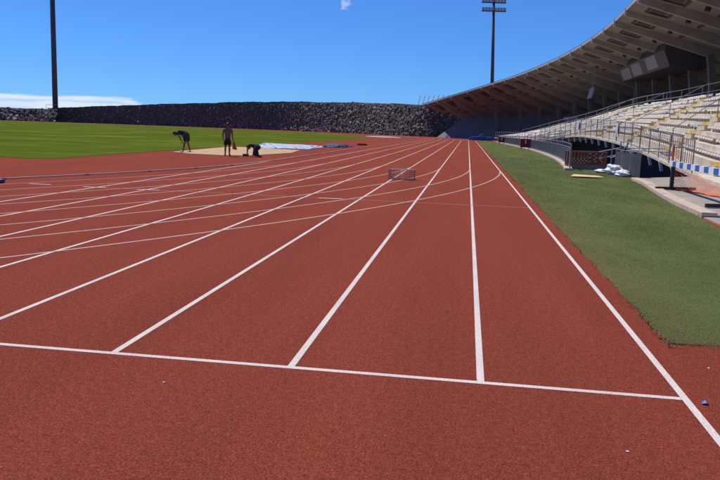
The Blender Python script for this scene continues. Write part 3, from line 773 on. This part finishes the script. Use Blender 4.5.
# grey sheet panels and tube frame next to the barrier
gp = empty('sheet_gate', (6.3, 30.8, 0), label='dull grey sheet panels beside the tunnel opening', cat='gate')
pts = [(6.45, 33.6), (6.38, 31.9), (6.40, 30.3), (6.45, 28.8)]
for a, b in zip(pts, pts[1:]):
    a, b = Vector((*a, 0)), Vector((*b, 0)); d = (b-a).normalized(); n = Vector((d.y, -d.x, 0)); mb = MB()
    L_ = (b-a).length
    N_ = 14; P_ = [a + d*(.03 + (L_-.06)*i/N_) + n*(.018 if i % 2 else -.018) for i in range(N_+1)]
    mb.ribbon([p + Vector((0,0,.05)) for p in P_], [p + Vector((0,0,.93)) for p in P_])
    mb.ribbon([p + Vector((0,0,.05)) + n*.02 for p in P_], [p + Vector((0,0,.93)) + n*.02 for p in P_]); rel(mb.build('sheet', M_sheet, gp, fix=False), gp)
    mb = MB(); mb.tube([a, a + Vector((0,0,1.0))], .025); rel(mb.build('post', M_galv, gp), gp)
mb = MB(); mb.tube([(6.45, 33.6, 1.0), (6.38, 31.9, 1.0), (6.4, 30.3, 1.0), (6.45, 28.8, 1.0)], .02); rel(mb.build('rail', M_galv, gp), gp)
tf = empty('tube_frame', (6.6, 35.2, 0), label='galvanised tube frame with crossed braces left of the sheet panels', cat='frame')
for nm, q in (('post', [(6.45,34.6,0),(6.45,34.6,1.25)]), ('post', [(6.95,35.3,-1.69),(6.95,35.3,1.3)]), ('post', [(6.95,33.9,-1.69),(6.95,33.9,1.3)]), ('brace', [(6.45,34.6,.1),(7.0,33.9,1.3)]), ('brace', [(6.4,34.6,.6),(7.6,33.4,1.05)]),
              ('rail', [(6.0,36.2,.78),(6.95,35.3,1.05),(8.6,34.2,1.1)]), ('rail', [(6.1,36.0,.5),(6.95,35.3,.75)]), ('rail', [(6.95,33.9,.98),(8.3,32.4,1.0)])):
    mb = MB(); mb.tube(q, .028); rel(mb.build(nm, M_galv, tf), tf)

# white plastic sacks
def lump(name, loc, sc, label, seed, mt=M_bag, group='white sacks by the tunnel'):
    bm = bmesh.new(); bmesh.ops.create_icosphere(bm, subdivisions=3, radius=1); rr = random.Random(seed)
    ph = [rr.uniform(0, 6) for _ in range(6)]
    for v in bm.verts:
        c = v.co; f = 1 + .13*math.sin(c.x*5+ph[0])*math.sin(c.y*4+ph[1]) + .10*math.sin(c.z*7+ph[2]+c.x*3) + .05*math.sin(c.x*13+ph[3])*math.sin(c.z*11+ph[4])
        c *= f; c.z = max(c.z, -.62)
        v.co = Vector((c.x*sc[0], c.y*sc[1], (c.z+.62)*sc[2]))
    me = bpy.data.meshes.new(name); bm.to_mesh(me); bm.free(); me.materials.append(mt)
    o = link(name, me, None, loc); return tag(o, label, 'sack', group)
lump('plastic_sack', (6.02, 31.6, .02), (.34, .42, .26), 'largest white plastic sack heaped below the sheet panels', 1)
lump('plastic_sack', (6.1, 30.2, .02), (.26, .34, .16), 'slumped white plastic sack nearest the stone kerb', 2)
lump('plastic_sack', (5.72, 32.6, .02), (.3, .26, .09), 'flat white plastic sack next to the red brown barrier', 3)
# loose board
bd = empty('loose_board', (4.3, 28.6, .02), R(8), label='pale yellow loose board lying on the turf', cat='board')
mb = MB(); mb.add([(-.50,-.35,.012),(.62,-.75,.03),(.52,-.45,.06),(-.02,.95,.02)], [(0,1,2,3)]); mb.add([(-.50,-.35,.03),(.62,-.75,.05),(.52,-.45,.08),(-.02,.95,.04)], [(0,1,2,3)])
mb.add([(-.50,-.35,.012),(.62,-.75,.03),(.52,-.45,.06),(-.02,.95,.02),(-.50,-.35,.03),(.62,-.75,.05),(.52,-.45,.08),(-.02,.95,.04)], [(0,1,5,4),(1,2,6,5),(2,3,7,6),(3,0,4,7)])
mb.build('plank', M_board, bd)

# ------------------------------------------------------------------ steeplechase barrier
sb = empty('steeplechase_barrier', (5.95, 22.4, .069), label='blue and white striped steeplechase barrier on black feet', cat='barrier')
pA, pB = Vector((5.93, 22.45, 0)), Vector((5.72, 17.15, 0)); d = (pB-pA).normalized(); n = Vector((d.y, -d.x, 0))
zt = .66
for p in (pA, pB):
    mb = MB(); mb.beam(p - Vector((.46,.11,-.12)), p + Vector((.72,.18,.12)), .10, .085); rel(mb.build('foot', M_black, sb, bevel=.01), sb)
    mb = MB(); mb.beam(p + Vector((0,0,.165)), p + Vector((0,0,zt+.09)), .10, .10, (0,1,0)); rel(mb.build('post', M_black, sb, bevel=.008), sb)
a0 = pA - d*.25; L_ = 6.2; ns_ = 15
for k in range(ns_):
    p, q = a0 + d*(L_*k/ns_), a0 + d*(L_*(k+1)/ns_); mb = MB()
    mb.beam(p + Vector((0,0,zt+.17)), q + Vector((0,0,zt+.17)), .13, .15); rel(mb.build('beam_stripe', M_blue if k % 2 else M_white, sb), sb)
# orange safety netting
on = empty('orange_netting', (6.2, 22.6, .07), label='orange plastic safety netting sagging from the barrier post', cat='netting')
mb = MB(); nu, nv = 60, 12
def netp(u, v):
    # u along from the post towards the camera, v upward
    a = Vector((5.98, 22.75, .08)); y = a.y - u*7.0; x = a.x + .35*math.sin(min(u*9, 1.57)) + u*.95
    top = 1.25*math.exp(-u*13) + .05 + .08*math.sin(u*21)**2
    return Vector((x + v*.35*(1-math.exp(-u*12)) + .03*math.sin(u*60+v*5), y, .08 + v*top + .012*math.sin(u*40)))
for i in range(nu+1): mb.tube([netp((i/nu)**1.6, j/nv) for j in range(nv+1)], .004, 3, cap=False)
for j in range(nv+1): mb.tube([netp((i/nu)**1.6, j/nv) for i in range(nu+1)], .005, 3, cap=False)
o = rel(mb.build('mesh', M_orange, on, fix=False), on)
mb = MB(); mb.tube([(5.98, 22.75, .07), (5.98, 22.77, 1.38)], .03, 6); rel(mb.build('stake', M_orange, on), on)
mb = MB(); mb.tube([netp((i/40), 0)+Vector((-.1,0,.02)) for i in range(41)], .035, 5); rel(mb.build('border_cord', M_orange, on), on)

# ------------------------------------------------------------------ objects on the track
# open wire mesh roll lying across a lane line
wr = empty('wire_basket', (-1.98, 23.1, 0), R(-12), label='grey open wire mesh basket lying across a lane line', cat='basket')
mb = MB(); w, dd, h = .42, .26, .31
def rrect(z, k=1.0):
    pts = []
    for (cx, cy, a0) in ((w-.22, dd-.22, 0), (-w+.22, dd-.22, 90), (-w+.22, -dd+.22, 180), (w-.22, -dd+.22, 270)):
        for a in range(0, 91, 30): pts.append((k*(cx + .22*math.cos(R(a0+a))), k*(cy + .22*math.sin(R(a0+a))), z))
    return pts + [pts[0]]
for z, r in ((.015, .009), (.09, .005), (.165, .005), (.24, .005), (h, .009)): mb.tube(rrect(z), r, 5, cap=False)
mb.build('hoops', M_mesh, wr, fix=False)
mb = MB(); base_ = rrect(0)
for i in range(len(base_)-1):
    for f in (0, .5):
        a = Vector(base_[i]).lerp(Vector(base_[i+1]), f); mb.tube([a, a + Vector((0,0,h))], .0045, 4)
for i in range(-5, 6): mb.tube([(i*.075, -dd+.02, .015), (i*.075, dd-.02, .015)], .006, 4)
mb.build('wires', M_mesh, wr, fix=False)
mb = MB()
for i in range(-5, 6): mb.tube([(i*.062, -dd+.03, h), (i*.062, dd-.03, h)], .006, 4)
for i in range(-2, 3): mb.tube([(-w+.05, i*.07, h), (w-.05, i*.07, h)], .006, 4)
mb.build('lid', M_mesh, wr, fix=False)

# small blue scrap by the outer line and pale litter
mb = MB(); mb.add([(-.05,-.03,.006),(.01,-.05,.03),(.05,-.01,.008),(.03,.04,.035),(-.03,.045,.012),(0,0,.05)], [(0,1,5),(1,2,5),(2,3,5),(3,4,5),(4,0,5)])
o = mb.build('paper_scrap', M_blue, None, fix=False); o.location = (1.475, 4.42, .002); o.scale = (.42, .42, .5); tag(o, 'small crumpled blue scrap beside the outer lane line', 'litter')
for (x, y, lb) in ((1.72, 5.15, 'tiny pale pebble on red track right of the outer line'), (.87, 3.62, 'tiny pale pebble on bare track below the start line'), (-1.72, 4.02, 'tiny pale pebble on the track at lower left')):
    bm = bmesh.new(); bmesh.ops.create_icosphere(bm, subdivisions=1, radius=.008)
    for v in bm.verts: v.co.x *= rnd.uniform(.7, 1.5); v.co.z *= .6
    me = bpy.data.meshes.new('pebble'); bm.to_mesh(me); bm.free(); me.materials.append(M_bag)
    tag(link('pebble', me, None, (x, y, .004)), lb, 'pebble')

# raised inner kerb of the bend and straight
kb = empty('track_kerb', (X0-LW*8, CY0, 0), label='raised pale aluminium kerb along the inner edge of lanes', cat='kerb')
r8 = R0 - LW*8; P = [Vector((CX + r8*math.cos(R(a)), CY0 + r8*math.sin(R(a)), 0)) for a in frange(-66, 0, 3.6)] + [Vector((CX + r8, CY0 + k, 0)) for k in frange(2.5, 102, 2.5)]
for a, b in zip(P, P[1:]):
    d = (b-a).normalized(); mb = MB(); mb.beam(a + d*.03 + Vector((0,0,.022)), b - d*.03 + Vector((0,0,.022)), .055, .022)
    rel(mb.build('kerb_section', M_kerb, kb), kb)
    mb = MB(); n = Vector((d.y, -d.x, 0)); mb.obox(b + Vector((0,0,.012)), d*.06, n*.045, Vector((0,0,.011))); rel(mb.build('kerb_foot', M_black, kb), kb)

# ------------------------------------------------------------------ long jump pit and covers
pit = empty('sand_pit', (-12.8, 41, 0), label='pale sand landing pit left of the track with people around it', cat='sand pit')
mb = MB(); nx = 26; cx_ = sum(p[0] for p in sp)/len(sp); cy_ = sum(p[1] for p in sp)/len(sp)
ring = []
for a, b in zip(sp, sp[1:]+sp[:1]):
    for k in range(5): ring.append(Vector((a[0]+(b[0]-a[0])*k/5, a[1]+(b[1]-a[1])*k/5, 0)))
V_ = [[Vector((cx_, cy_, .12))]]
for j in range(1, 9):
    f = j/8; V_.append([Vector((cx_ + (p.x-cx_)*f, cy_ + (p.y-cy_)*f, .018 + (.10*(1-f)**.7 if j < 8 else 0) + (.05*math.sin(p.x*3.1+j)*math.sin(p.y*2.3+j*2) if 1 < j < 8 else 0))) for p in ring])
n = len(ring)
for i in range(n): mb.add([V_[0][0], V_[1][i], V_[1][(i+1) % n]], [(0,1,2)])
for j in range(1, 8):
    for i in range(n): mb.add([V_[j][i], V_[j+1][i], V_[j+1][(i+1) % n], V_[j][(i+1) % n]], [(0,1,2,3)])
o = rel(mb.build('sand', M_sand, pit, smooth=True), pit)
def tarp(name, quad, mt, label, hgt, seed, n=26):
    rr = random.Random(seed); ph = [rr.uniform(0, 6) for _ in range(6)]; mb = MB(); G = []
    A, B, C, D = [Vector((*q, 0)) for q in quad]
    for i in range(n+1):
        row = []
        for j in range(n+1):
            u, v = i/n, j/n; p = A.lerp(B, u).lerp(D.lerp(C, u), v); ed = min(u, 1-u, v, 1-v)
            z = .03 + hgt*min(1, ed*6)*(.75 + .16*math.sin(u*6+ph[0]+v*3) + .10*math.sin(v*8+ph[1]) + .06*math.sin((u+v)*13+ph[2]))
            row.append(p + Vector((.12*math.sin(v*11+ph[3])*(ed < .05), .2*math.sin(u*9+ph[4])*(ed < .05), z)))
        G.append(row)
    for i in range(n):
        for j in range(n): mb.add([G[i][j], G[i+1][j], G[i+1][j+1], G[i][j+1]], [(0,1,2,3)])
    o = mb.build(name, mt, None, smooth=True); bm = bmesh.new(); bm.from_mesh(o.data); bmesh.ops.remove_doubles(bm, verts=bm.verts, dist=.001); bm.to_mesh(o.data); bm.free()
    o.location = (0, 0, 0); return tag(o, label, 'tarpaulin')
tarp('pit_cover', [(-14.9, 48.4), (-10.6, 48.2), (-10.9, 58.0), (-17.0, 61.5)], M_tarp, 'silvery blue pit cover spread on the ground behind sand', .07, 4)
tarp('folded_tarpaulin', [(-10.9, 55.2), (-9.4, 55.8), (-9.3, 60.5), (-11.6, 59.6)], M_tarpb, 'dark navy folded tarpaulin at the right end of cover', .22, 9)
tarp('ground_sheet', [(-18.6, 134), (-12.0, 132), (-12.8, 143), (-19.5, 145)], M_kerb, 'flat pale grey sheet at the far tip of lawn', .12, 12)
mb = MB(); mb.box(-.13, .13, -.1, .1, .01, .13); o = mb.build('dark_block', M_tarpb, None, bevel=.02); o.location = (-10.6, 34.7, 0); tag(o, 'small dark block on the sand edge between standing and kneeling person', 'box')  # plain dark block for a small unidentified dark blob
mb = MB(); mb.add([(-.5,-.2,.01),(.5,-.2,.01),(.5,.2,.01),(-.5,.2,.01),(-.4,-.15,.16),(.4,-.15,.16),(.35,.1,.1),(-.35,.1,.1)], [(0,3,2,1),(4,5,6,7),(0,1,5,4),(1,2,6,5),(2,3,7,6),(3,0,4,7)])
o = mb.build('takeoff_marker', M_clothr, None); o.location = (-9.4, 66.5, 0); tag(o, 'small red block on the apron right of the navy tarpaulin', 'marker')
mb = MB(); mb.box(-.10, .10, -.07, .07, .01, .09); o = mb.build('marker_block', M_tarpb, None, bevel=.02); o.location = (-10.72, 15.75, 0); tag(o, 'small dark block by the lane lines at the left edge', 'marker')

# far blue mats
mt_ = empty('blue_mats', (2.6, 138.5, 0), label='stack of blue covered landing mats at the far end', cat='mats')
for x0, x1, y0, y1, z0, z1 in ((.7,2.0,139.8,142.2,.02,.72),(2.05,3.3,140.0,142.4,.02,.85),(3.35,4.6,139.6,142.0,.02,.7),(2.2,3.0,140.4,141.8,.86,1.2),(.2,.65,140.3,141.8,.02,.5)):
    mb = MB(); mb.box(x0, x1, y0, y1, z0, z1); rel(mb.build('mat', M_bluemat, mt_, bevel=.12), mt_)
mb = MB(); mb.box(-.35, .35, -.2, .2, .02, .5); mb.box(-.2, .25, -.15, .15, .5, .72); o = mb.build('white_crate', M_white, None, bevel=.03); o.location = (-4.4, 159, 0); tag(o, 'tiny white crate at the foot of the far stone slope', 'crate')

# fence posts slanting on top of the embankment
tp = empty('slanted_fence', (-9, 190, 7.8), label='row of slanted thin posts on top of the stone embankment', cat='fence')
for k in range(7):
    x = -13.4 + k*1.25; y = 194 - k*1.6; mb = MB(); mb.tube([(x, y, 7.3), (x+.75, y, 10.4)], .06, 5); rel(mb.build('post', M_galv, tp), tp)
for dz in (.9, 1.6, 2.3): mb = MB(); mb.tube([(-13.4+.25*dz, 194, 7.5+dz), (-5.9+.25*dz, 184.4, 7.5+dz)], .03, 4); rel(mb.build('wire', M_galv, tp), tp)
tp = empty('goal_frame', (-153, 258, 4.2), label='tiny metal frame on the far left rubble top', cat='frame')
for q in ([(-155,257,3.8),(-155,257,6.2)], [(-151.5,259,3.8),(-151.5,259,6.2)], [(-155,257,6.2),(-151.5,259,6.2)]):
    mb = MB(); mb.tube(q, .07, 5); rel(mb.build('tube', M_galv, tp), tp)

# ------------------------------------------------------------------ floodlight masts
def mast(loc, H, r0, r1, label, yaw, cols, rows, lean=(0, 0)):
    o = empty('floodlight_mast', loc, yaw, label=label, cat='floodlight', group='floodlight masts')
    mb = MB(); mb.tube([(0,0,-1), (lean[0]*.5,0,H*.5), (lean[0],0,H)], [r0, (r0+r1)/2, r1], 12); mb.build('pole', M_pole, o, smooth=True)
    for r_ in range(rows):
        z = H - 3.6 + r_*2.3; x_ = lean[0]*(z/H)
        mb = MB(); mb.beam((x_-cols*.42, -.25, z-.55), (x_+cols*.42, -.25, z-.55), .35, .22); mb.build('cross_arm', M_pole, o)
        for k in range(cols):
            x = x_ + (k-(cols-1)/2)*.84; mb = MB(); mb.add([(x-.24,-.25,z-.30),(x+.24,-.25,z-.30),(x+.24,-.25,z+.45),(x-.24,-.25,z+.45),(x-.36,-.75,z-.50),(x+.36,-.75,z-.50),(x+.36,-.65,z+.42),(x-.36,-.65,z+.42)],
                                                            [(0,1,2,3),(4,7,6,5),(0,4,5,1),(1,5,6,2),(2,6,7,3),(3,7,4,0)])
            l = mb.build('lamp', M_lamp, o)
            mb = MB(); mb.add([(x-.31,-.763,z-.44),(x+.31,-.763,z-.44),(x+.31,-.675,z+.36),(x-.31,-.675,z+.36)], [(0,1,2,3)]); mb.build('glass', M_glass, l, fix=False)
    return o
mast((6.6, 215, 0), 39.0, .62, .34, 'floodlight mast rising behind the grandstand roof, lamps in view', R(8), 8, 3, lean=(-1.6, 0))
mast((-155.5, 264, 0), 58, 1.0, .85, 'tall dark mast at the left whose top leaves the picture', R(-40), 8, 3)

# pale blue signs in the dark concourse
for (x, y, z, w, lb) in ((16.4, 128, 4.25, .75, 'larger pale blue sign in the dark below the roof'), (17.2, 125, 4.15, .35, 'smaller pale blue sign in the dark below the roof')):
    o = empty('concourse_sign', (x, y, z-2.2), label=lb, cat='sign'); mb = MB(); mb.obox((x, y, z), (w,0,0), (0,.05,0), (0,0,.28)); rel(mb.build('panel', M_sheen_sign, o), o)
    mb = MB(); mb.tube([(x, y+.06, z-2.2), (x, y+.06, z)], .05); rel(mb.build('post', M_raildark, o), o)
# pale cloths hung on the guard rail
for y, w, lb in ((66.0, 1.0, 'pale cloth hung on the guard rail farther along'), (50.5, .75, 'pale cloth hung on the guard rail nearer the frame')):
    xf, zf, _, _ = interp(ST, y); mb = MB(); G = []
    for i in range(9):
        row = []
        for j in range(7):
            u, v = i/8, j/6; row.append((xf + .06 + (.045 if v < .5 else -.05)*(1) + .02*math.sin(u*17+v*5), y + (u-.5)*w, zf + 1.36 - abs(v-.5)*2*(.75 + .15*math.sin(u*6))))
        G.append(row)
    for i in range(8):
        for j in range(6): mb.add([G[i][j], G[i+1][j], G[i+1][j+1], G[i][j+1]], [(0,1,2,3)])
    o = mb.build('hanging_cloth', M_clothw, None, smooth=True); tag(o, lb, 'cloth', 'cloths on the guard rail')

# ------------------------------------------------------------------ people
def skin(verts, edges, radii, sub=2):
    me = bpy.data.meshes.new('tmp'); me.from_pydata([tuple(v) for v in verts], edges, [])
    o = bpy.data.objects.new('tmp', me); COL.objects.link(o)
    md = o.modifiers.new('skin', 'SKIN'); md.use_smooth_shade = True; md.branch_smoothing = .4
    for v, r in zip(me.skin_vertices[0].data, radii): v.radius = (r, r) if isinstance(r, (int, float)) else r
    for i, v in enumerate(me.skin_vertices[0].data): v.use_root = (i == 0)
    sm = o.modifiers.new('sub', 'SUBSURF'); sm.levels = sub; sm.render_levels = sub
    dg = bpy.context.evaluated_depsgraph_get(); dg.update()
    ev = o.evaluated_get(dg); out = bpy.data.meshes.new_from_object(ev)
    bpy.data.objects.remove(o); return out
def chain(pts): return [(i, i+1) for i in range(len(pts)-1)]
def join(meshes, name, mt):
    bm = bmesh.new()
    for x in meshes: bm.from_mesh(x)
    me = bpy.data.meshes.new(name); bm.to_mesh(me); bm.free(); me.materials.clear(); me.materials.append(mt)
    me.polygons.foreach_set('use_smooth', [True]*len(me.polygons)); return me
def head_mesh(c, look, upv, r=.105):
    look = Vector(look).normalized(); upv = Vector(upv); sd = look.cross(upv).normalized(); u = sd.cross(look)
    bm = bmesh.new(); bmesh.ops.create_uvsphere(bm, u_segments=16, v_segments=12, radius=1)
    for v in bm.verts:
        x, y, z = v.co   # x side, y look, z up
        jaw = 1 - .22*max(0, -z); yy = y*(1 - .12*max(0, -z)*(y < 0))
        if y > .55 and abs(x) < .3: yy += .16*max(0, 1-abs(z+.12)/.3)      # nose
        if abs(x) > .85 and abs(z) < .35 and abs(y) < .4: x *= 1.16          # ears
        if y > .6 and abs(abs(x)-.35) < .16 and abs(z-.08) < .15: yy -= .06   # eye sockets
        v.co = Vector(c) + sd*(x*jaw*r*.78) + look*(yy*r*.95) + u*(z*r*1.2)
    me = bpy.data.meshes.new('tmp'); bm.to_mesh(me); bm.free(); return me
def cap_mesh(c, look, upv, r=.112, brim=0, low=-.1):
    look = Vector(look).normalized(); upv = Vector(upv); sd = look.cross(upv).normalized(); u = sd.cross(look); mb = MB(); rows = []
    for i in range(7):
        t = i/6; el = low + (math.pi/2-low)*t
        rows.append([Vector(c) + (sd*math.cos(a)*.85 + look*math.sin(a))*r*math.cos(el)*1.03 + u*(r*1.22*math.sin(el) + .012) for a in [2*math.pi*k/18 for k in range(18)]])
    if brim: rows.insert(0, [Vector(c) + (sd*math.cos(a) + look*math.sin(a))*(r+brim) + u*(r*1.22*math.sin(low) - .01) for a in [2*math.pi*k/18 for k in range(18)]])
    for A_, B_ in zip(rows, rows[1:]):
        for k in range(18): mb.add([A_[k], A_[(k+1) % 18], B_[(k+1) % 18], B_[k]], [(0,1,2,3)])
    return mb.mesh('tmp', M_hair)
def hand(w, d, side, palm):
    """w wrist, d pointing along fingers, side = thumb direction; curled a little towards palm"""
    w, d, side, palm = Vector(w), Vector(d).normalized(), Vector(side).normalized(), Vector(palm).normalized()
    ms = [skin([w - d*.02, w + d*.045, w + d*.085], [(0,1),(1,2)], [(.022,.022), (.036,.018), (.036,.015)], 1)]
    for k, L in enumerate((.070, .080, .075, .058)):
        o = w + d*.08 + side*(.028 - .019*k); a = o + d*L*.45 + palm*.008; b = a + d*L*.32 + palm*.018; e = b + d*L*.2 + palm*.02
        ms.append(skin([o, a, b, e], chain(range(4)), [.009, .0085, .008, .007], 1))
    o = w + d*.02 + side*.025; ms.append(skin([o, o + side*.025 + d*.028, o + side*.03 + d*.06 + palm*.012], chain(range(3)), [.012, .010, .008], 1))
    return ms
def person(name, loc, rz, label, J, cols, sc=1.0, hat=None, long_trousers=False, sleeves='short', shoes=None, group=None, hands=True):
    """J: joints (x right, y facing, z up). pelvis chest neck head + l/r shoulder elbow wrist hip knee ankle toe"""
    root = empty(name, loc, rz, label=label, cat='person', group=group); root.scale = (sc, sc, sc)
    V = lambda k: Vector(J[k]); vs = []; es = []; rs = []; idx = {}
    def add(k, p, r, frm=None):
        idx[k] = len(vs); vs.append(Vector(p)); rs.append(r)
        if frm: es.append((idx[frm], idx[k]))
    add('pelvis', V('pelvis'), (.135, .105))
    add('waist', V('pelvis').lerp(V('chest'), .45), (.125, .095), 'pelvis')
    add('chest', V('chest'), (.155, .11), 'waist')
    add('neckb', V('neck'), .062, 'chest'); add('necku', V('neck').lerp(V('head'), .55), .054, 'neckb')
    for s in 'lr':
        add('sh'+s, V(s+'sh'), .062, 'chest'); add('el'+s, V(s+'el'), .043, 'sh'+s); add('fm'+s, V(s+'el').lerp(V(s+'wr'), .3), .041, 'el'+s); add('wr'+s, V(s+'wr'), .027, 'fm'+s)
        add('hi'+s, V(s+'hip'), .092, 'pelvis'); add('th'+s, V(s+'hip').lerp(V(s+'kn'), .45), .080, 'hi'+s); add('kn'+s, V(s+'kn'), .056, 'th'+s)
        add('ca'+s, V(s+'kn').lerp(V(s+'an'), .32), .058, 'kn'+s); add('an'+s, V(s+'an'), .038, 'ca'+s); add('ft'+s, V(s+'an').lerp(V(s+'toe'), .5) - Vector((0,0,.012)), (.042, .034), 'an'+s); add('to'+s, V(s+'toe'), (.04, .026), 'ft'+s)
    parts = [skin(vs, es, rs), head_mesh(J['head'], J['look'], J['up'])]
    if hands:
        for s, sgn in (('l', 1), ('r', -1)):
            dd = (V(s+'wr') - V(s+'el')); parts += hand(V(s+'wr'), dd, J.get(s+'thumb', (0, 1, 0)), J.get(s+'palm', (sgn, 0, 0)))
    link('body', join(parts, 'body', M_skin), root)
    # shirt
    P = V('pelvis'); up_ = (V('chest')-P).normalized(); keys = [P.lerp(V('chest'), -.12), P.lerp(V('chest'), .5), V('chest'), V('neck').lerp(V('chest'), .25)]
    vv = list(keys); ee = chain(keys); r_ = [(.182, .15), (.172, .14), (.19, .145), .088]
    for s in 'lr':
        k0 = len(vv); end = .62 if sleeves == 'short' else 1.0
        vv += [V(s+'sh'), V(s+'sh').lerp(V(s+'el'), end)]; ee += [(2, k0), (k0, k0+1)]; r_ += [.088, .078]
        if sleeves == 'long': vv.append(V(s+'el').lerp(V(s+'wr'), .9)); ee.append((k0+1, k0+2)); r_.append(.045)
    link('shirt', join([skin(vv, ee, r_)], 'shirt', cols['shirt']), root)
    vv = [P + up_*.07, P]; ee = [(0, 1)]; r_ = [(.152, .122), (.158, .128)]
    for s in 'lr':
        k0 = len(vv); vv += [V(s+'hip'), V(s+'hip').lerp(V(s+'kn'), .5), V(s+'hip').lerp(V(s+'kn'), .92)]; ee += [(1, k0), (k0, k0+1), (k0+1, k0+2)]; r_ += [.128, .118, .108]
        if long_trousers: vv += [V(s+'kn').lerp(V(s+'an'), .4), V(s+'kn').lerp(V(s+'an'), .95)]; ee += [(k0+2, k0+3), (k0+3, k0+4)]; r_ += [.076, .066]
    link('trousers' if long_trousers else 'shorts', join([skin(vv, ee, r_)], 'shorts', cols['legs']), root)
    for s in 'lr':
        a, b = V(s+'an'), V(s+'toe'); bk = a + (a-b).normalized()*.05; bk.z = min(a.z, b.z + .02) if abs(a.z-b.z) < .15 else a.z
        link('shoe', join([skin([a + Vector((0,0,.015)), Vector((a.x, a.y, a.z-.035)) if abs(a.z-b.z) < .15 else a, a.lerp(b, .6), b], [(0,1),(1,2),(2,3)], [.048, (.05,.045), (.052,.04), (.046,.032)])], 'shoe', shoes or M_black), root)
    link('hair', join([cap_mesh(V('head') - Vector(J['look']).normalized()*.012, J['look'], J['up'])], 'hair', M_hair), root)
    if hat: link('hat', join([cap_mesh(V('head') + Vector(J['up']).normalized()*.012, J['look'], J['up'], .12, hat, .12)], 'hat', M_black), root)
    return root
STAND = dict(pelvis=(0,0,.93), chest=(0,.01,1.25), neck=(0,.01,1.45), head=(0,.04,1.60), look=(.1,1,-.25), up=(0,0,1),
    lsh=(-.18,0,1.40), lel=(-.25,-.02,1.13), lwr=(-.24,.08,.90), rsh=(.18,0,1.40), rel=(.25,-.03,1.13), rwr=(.27,.03,.87),
    lhip=(-.09,0,.90), lkn=(-.11,.01,.50), lan=(-.12,-.02,.085), ltoe=(-.15,.14,.035), rhip=(.09,0,.90), rkn=(.10,.01,.50), ran=(.10,-.02,.085), rtoe=(.13,.14,.035))
p2 = person('person', (-11.35, 34.2, .012), R(12), 'person standing at the sand in olive shirt, dark shorts and brimmed hat', STAND, dict(shirt=M_olive, legs=M_navy), sc=.9, hat=.085)
# red bag held in the right hand
rb = empty('red_bag', (-11.02, 34.15, .35), label='bright red bag held by the standing person', cat='bag')
mb = MB(); mb.add([(-.07,-.05,0),(.15,-.06,-.04),(.17,.05,-.04),(-.06,.06,0),(-.05,-.03,.36),(.03,-.03,.34),(.03,.03,.34),(-.05,.03,.36)], [(0,3,2,1),(4,5,6,7),(0,1,5,4),(1,2,6,5),(2,3,7,6),(3,0,4,7)]); mb.build('pouch', M_redbag, rb, bevel=.03)
mb = MB(); mb.tube([(-.05,0,.34),(-.045,0,.44),(-.015,0,.46),(.02,0,.43),(.02,0,.33)], .01, 5); mb.build('strap', M_redbag, rb)
BENT = dict(pelvis=(0,-.05,.95), chest=(0,.30,1.08), neck=(0,.48,1.04), head=(0,.60,.93), look=(0,.55,-.83), up=(0,.83,.55),
    lsh=(-.17,.42,1.02), lel=(-.19,.27,.78), lwr=(-.15,.17,.55), rsh=(.17,.42,1.02), rel=(.19,.24,.78), rwr=(.15,.10,.56),
    lhip=(-.09,-.04,.92), lkn=(-.11,.02,.50), lan=(-.13,.10,.085), ltoe=(-.14,.26,.035), rhip=(.09,-.04,.92), rkn=(.13,-.04,.50), ran=(.17,-.14,.085), rtoe=(.19,.02,.035),
    lthumb=(1,0,0), rthumb=(-1,0,0), lpalm=(0,-1,0), rpalm=(0,-1,0))
person('person', (-14.25, 36.3, .012), R(86), 'person in navy bending over with arms hanging, white shoe, beside lawn', BENT, dict(shirt=M_navy, legs=M_navy), sc=1.0, shoes=M_shoe, long_trousers=False)
KNEEL = dict(pelvis=(0,-.16,.50), chest=(0,.20,.60), neck=(0,.37,.56), head=(0,.48,.45), look=(0,.45,-.9), up=(0,.9,.45),
    lsh=(-.17,.31,.56), lel=(-.20,.36,.32), lwr=(-.17,.40,.11), rsh=(.17,.31,.56), rel=(.20,.30,.31), rwr=(.16,.32,.11),
    lhip=(-.09,-.16,.48), lkn=(-.14,-.02,.10), lan=(-.14,-.40,.07), ltoe=(-.14,-.54,.03), rhip=(.09,-.16,.48), rkn=(.14,.10,.36), ran=(.15,-.02,.085), rtoe=(.16,.13,.035),
    lthumb=(1,0,0), rthumb=(-1,0,0), lpalm=(0,1,0), rpalm=(0,1,0))
person('person', (-10.05, 34.5, .012), R(62), 'person kneeling on hands and knee at the right end of sand', KNEEL, dict(shirt=M_camo, legs=M_navy), sc=.98, long_trousers=True)
fr_ = [((-92.5, 199.5, .01), M_clothw, 'far tiny person in white shirt on the lawn edge', R(170)), ((-90.2, 200.2, .01), M_clothr, 'far tiny person in red shirt on the lawn edge', R(150))]
for loc, cm, lb, rz in fr_:
    person('person', loc, rz, lb, STAND, dict(shirt=cm, legs=M_navy), sc=1.02, hands=True)
